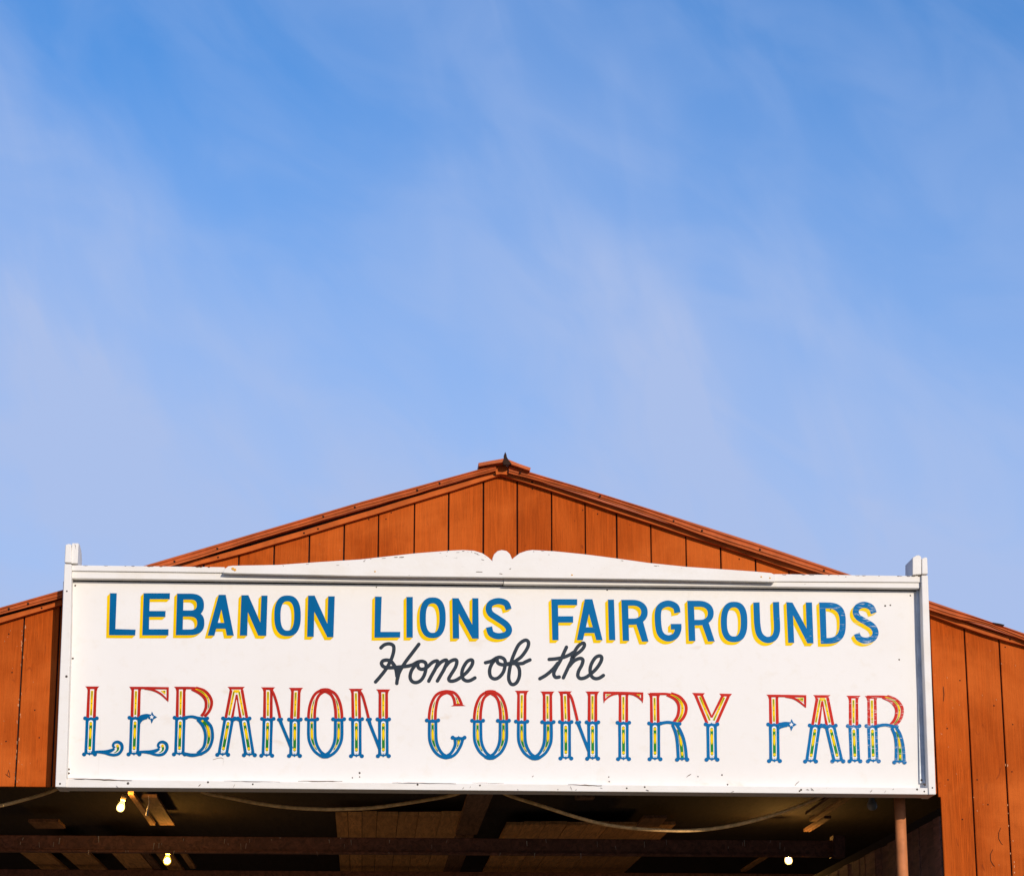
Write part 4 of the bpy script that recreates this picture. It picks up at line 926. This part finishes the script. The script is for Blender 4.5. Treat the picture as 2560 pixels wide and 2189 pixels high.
def cT(g):
    stem(g, A6((395, 232)), A6((394, 668)), A6((397, 1178)))
    g.rib('red', MP(A6, [(108, 232), (395, 235), (678, 244)]), 5.6)
    for s_, x in ((1, 108), (-1, 678)):
        xx = lambda d: x + s_*d
        g.rib('red', MP(A6, [(xx(12), 228), (xx(12), 320), (xx(8), 380)]), [5.2, 5.2, 1.2]); g.rib('red', cr(MP(A6, [(xx(12), 350), (xx(70), 295), (xx(140), 258), (xx(220), 245)]), 4), [3, 4.6, 5, 4])
        g.poly('yellow', MP(A6, [(xx(42), 258), (xx(100), 256), (xx(44), 288)])); g.poly('green', MP(A6, [(xx(50), 262), (xx(78), 260), (xx(52), 276)]))
circ('T', 'Country', cT)
def letterR(g, Af, t, m_, b, bo, bi, bar, lo, li, f2, knob, w=1.0):
    stem(g, Af(t), Af(m_), Af(b)); g.rib('red', cr(MP(Af, bar), 3), [4, 6.0, 6.0, 5])
    pair_red(g, MP(Af, bo), MP(Af, bi))
    M1, K = Af(m_), Af(knob)
    g.rib('blue', cr([(M1[0] + 8, M1[1] + 1), ((M1[0] + K[0])/2, M1[1] - 3.5), (K[0] - 12, K[1] - 1), K], 5), [8, 7.6, 8, 7]); g.disc('blue', K, 4.6)
    pair_blue(g, MP(Af, lo), MP(Af, li)); foot(g, Af(f2), 12.0)
circ('R', 'Country', lambda g: letterR(g, A6, (842, 246), (848, 678), (850, 1180), [(1080, 245), (1200, 290), (1285, 390), (1298, 490), (1260, 590), (1195, 660)], [(1020, 262), (1130, 320), (1185, 400), (1192, 490), (1170, 580), (1120, 655)], [(775, 245), (900, 250), (1000, 250), (1110, 262)], [(1160, 690), (1215, 780), (1262, 900), (1290, 1040), (1302, 1170)], [(1100, 690), (1140, 790), (1165, 900), (1178, 1040), (1185, 1170)], (1242, 1185), (1205, 680)))
def cY(g):
    t1, t2, mm = A6((1475, 240)), A6((1866, 250)), A6((1664, 682))
    e1, e2 = A6((1640, 660)), A6((1692, 660))
    for t, e, sgn in ((t1, e1, 1), (t2, e2, -1)):
        x, y = t; g.poly('red', [(x - 16, y - 0.8), (x + 16, y - 0.2), (x + 11, y + 6.5), (x - 11, y + 6.5)])
    o1 = offs([t1, e1], 7.6); o2 = offs([t2, e2], -7.6); v = A6((1664, 590))
    g.rib('red', [(o1[0][0], o1[0][1] + 3), o1[1]], RW); g.rib('red', [(o2[0][0], o2[0][1] + 3), o2[1]], RW)
    g.rib('red', [(offs([t1, e1], -8.2)[0][0], t1[1] + 5), v], [RW, RW, 4.5]); g.rib('red', [(offs([t2, e2], 8.2)[0][0], t2[1] + 5), v], [RW, RW, 4.5])
    red_fill(g, [(t1[0] + 2.5, t1[1] + 7), (e1[0] + 1, e1[1] - 2)], 5.2); red_fill(g, [(t2[0] - 2.5, t2[1] + 7), (e2[0] - 1, e2[1] - 2)], 5.2)
    blue_stem(g, A6((1663, 690)), A6((1670, 1186)))
circ('Y', 'Country', cY)
def cF(g):
    stem(g, A7((226, 134)), A7((234, 520)), A7((240, 982)))
    flag(g, A7, 0, 0, 1, [(170, 146), (400, 148), (652, 152)], [(380, 160), (480, 175), (560, 220), (645, 290)], [(638, 140), (638, 230), (646, 300)])
    g.poly('yellow', MP(A7, [(525, 178), (615, 172), (612, 222)])); g.poly('green', MP(A7, [(560, 182), (608, 180), (604, 204)]))
    star_arm(g, A7, None, (458, 516), [(270, 540), (320, 515), (380, 506), (445, 512)])
    g.rib('blue', cr(MP(A7, [(285, 620), (300, 570), (350, 545), (410, 538)]), 4), [2, 5, 5, 3])
circ('F', 'Fair', cF)
circ('A', 'Fair', lambda g: letterA(g, A7, (852, 140), (772, 532), (707, 988), (958, 535), (1062, 985), (858, 215), (832, 162), (888, 162)))
circ('I', 'Fair', lambda g: stem(g, A7((1262, 148)), A7((1265, 540)), A7((1282, 985))))
circ('R', 'Fair', lambda g: letterR(g, A7, (1500, 152), (1506, 540), (1520, 985), [(1700, 152), (1810, 195), (1885, 280), (1895, 370), (1865, 460), (1800, 530)], [(1640, 165), (1750, 220), (1812, 300), (1818, 380), (1795, 455), (1740, 525)], [(1440, 152), (1560, 156), (1640, 157), (1720, 162)], [(1820, 560), (1870, 650), (1900, 760), (1915, 870), (1920, 985)], [(1760, 560), (1800, 660), (1815, 760), (1818, 870), (1815, 985)], (1860, 998), (1825, 545)))

# ---- things in the opening -----------------------------------------------------------------------------
def swag(pts, Y, label):
    w = [at(x, y, Y) for x, y in cr(pts, 8)]
    v, f = tube(w, 0.0108, 10)
    base = min(w, key=lambda p: p.z)
    o = bpy.data.objects.new('hanging_hose', None)
    me = bpy.data.meshes.new('hanging_hose'); me.from_pydata([tuple(p - base) for p in v], [], f); me.materials.append(MATS['hose']); me.polygons.foreach_set('use_smooth', [True]*len(me.polygons))
    o = bpy.data.objects.new('hanging_hose', me); C.objects.link(o); o.location = base
    o['label'] = label; o['category'] = 'hose'; o['group'] = 'tan hose swags under the sign'
swag([(-300, 2060), (-150, 2042), (0, 2013), (60, 1998), (120, 1980), (160, 1962), (185, 1952)], 0.5, 'tan hose swag rising from the left edge to the corner of the sign')
swag([(480, 1960), (512, 1980), (560, 1990), (640, 2006), (720, 2017), (800, 2021.5), (860, 2021.5), (930, 2018), (1000, 2009), (1080, 1996), (1135, 1985), (1180, 1968)], 0.5, 'shallow tan hose swag below the left half of the sign')
swag([(1235, 1966), (1270, 1986), (1350, 2012), (1430, 2038), (1510, 2059), (1590, 2070), (1670, 2075), (1730, 2075), (1800, 2068), (1870, 2054), (1940, 2034), (2000, 2013), (2045, 1994), (2090, 1972)], 0.5, 'deepest tan hose swag hanging below the right half of the sign')
def lathe(prof, axis_p, axis_d, seg=16):
    d = Vector(axis_d).normalized(); a = d.orthogonal().normalized(); b = d.cross(a); V, F = [], []
    for r, h in prof:
        for k in range(seg):
            t = 2*math.pi*k/seg; V.append(Vector(axis_p) + d*h + (a*math.cos(t) + b*math.sin(t))*r)
    for i in range(len(prof) - 1):
        for k in range(seg):
            k2 = (k + 1) % seg; F.append((i*seg + k, i*seg + k2, (i + 1)*seg + k2, (i + 1)*seg + k))
    F += [tuple(range(seg - 1, -1, -1)), tuple(range((len(prof) - 1)*seg, len(prof)*seg))]
    return V, F
def bulb(px, py, Y, d, material, label, scale=1.0):
    """px,py = middle of the glass; d = direction from socket to tip"""
    c = at(px, py, Y); d = Vector(d).normalized(); base = c - d*0.055*scale
    o = empty('light_bulb', base, label, 'light bulb', 'bare bulbs under the barn roof')
    k = scale
    v, f = lathe([(0.014*k, -0.001), (0.015*k, 0.012*k), (0.022*k, 0.030*k), (0.029*k, 0.048*k), (0.031*k, 0.060*k), (0.029*k, 0.074*k), (0.020*k, 0.087*k), (0.006*k, 0.092*k)], base, d)
    if material == 'bulb_off': mesh('glass', v, f, material, o, smooth=True)
    else:
        mesh('glass', v, f, 'shell_lit' if material == 'bulb_lit' else 'shell_warm', o, smooth=True)
        v, f = lathe([(0.003, 0.036*k), (0.015*k, 0.046*k), (0.021*k, 0.060*k), (0.016*k, 0.074*k), (0.003, 0.082*k)], base, d, 12)
        mesh('filament', v, f, material, o, smooth=True)
    v, f = lathe([(0.020*k, -0.045*k), (0.021*k, -0.03*k), (0.019*k, -0.002), (0.016*k, 0.003)], base, d)
    mesh('socket', v, f, 'socket', o, smooth=True)
    return o
bulb(302, 2016, 2.9, (-0.25, -0.2, -1), 'bulb_lit', 'brightly lit bare bulb close under the left end of the sign', 0.9)
bulb(418, 2149, 5.2, (0, -0.5, -1), 'bulb_warm', 'yellow lit bulb below the tie beam at left', 0.98)
bulb(1971, 2148, 5.2, (0.12, -0.3, -1), 'bulb_lit', 'lit bare bulb below the tie beam at right', 0.98)
bulb(2180, 2010, 2.5, (0, -0.2, -1), 'bulb_off', 'unlit round grey bulb near the top of the pole', 1.1)
# pole just inside the opening on the right
pp = at(2253, 2100, 0.345)
pole = empty('steel_pole', (pp.x, pp.y, 0), 'round orange-painted steel pole standing inside the right edge of the opening', 'pole')
v, f = lathe([(0.0325, 0.01), (0.0325, 1.5), (0.0325, 3.0), (0.0325, lintel_z + 0.25)], (pp.x, pp.y, 0), (0, 0, 1), 28)
mesh('shaft', v, f, 'pole_paint', pole, smooth=True)
v, f = lathe([(0.09, 0.0), (0.09, 0.012)], (pp.x, pp.y, 0), (0, 0, 1), 20); mesh('base_plate', v, f, 'pole_paint', pole)
# small plastic strip dangling by the left bulb
w = [at(x, y, 2.8) for x, y in ((371, 1988), (373, 2005), (370, 2020), (367, 2038))]
v, f = tube(w, [0.002, 0.0025, 0.006, 0.009], 6)
o = mesh('hanging_strip', [p - w[0] for p in v], f, 'plastic'); o.location = w[0]
o['label'] = 'thin pale strip dangling beside the bulb under the sign'; o['category'] = 'strip'
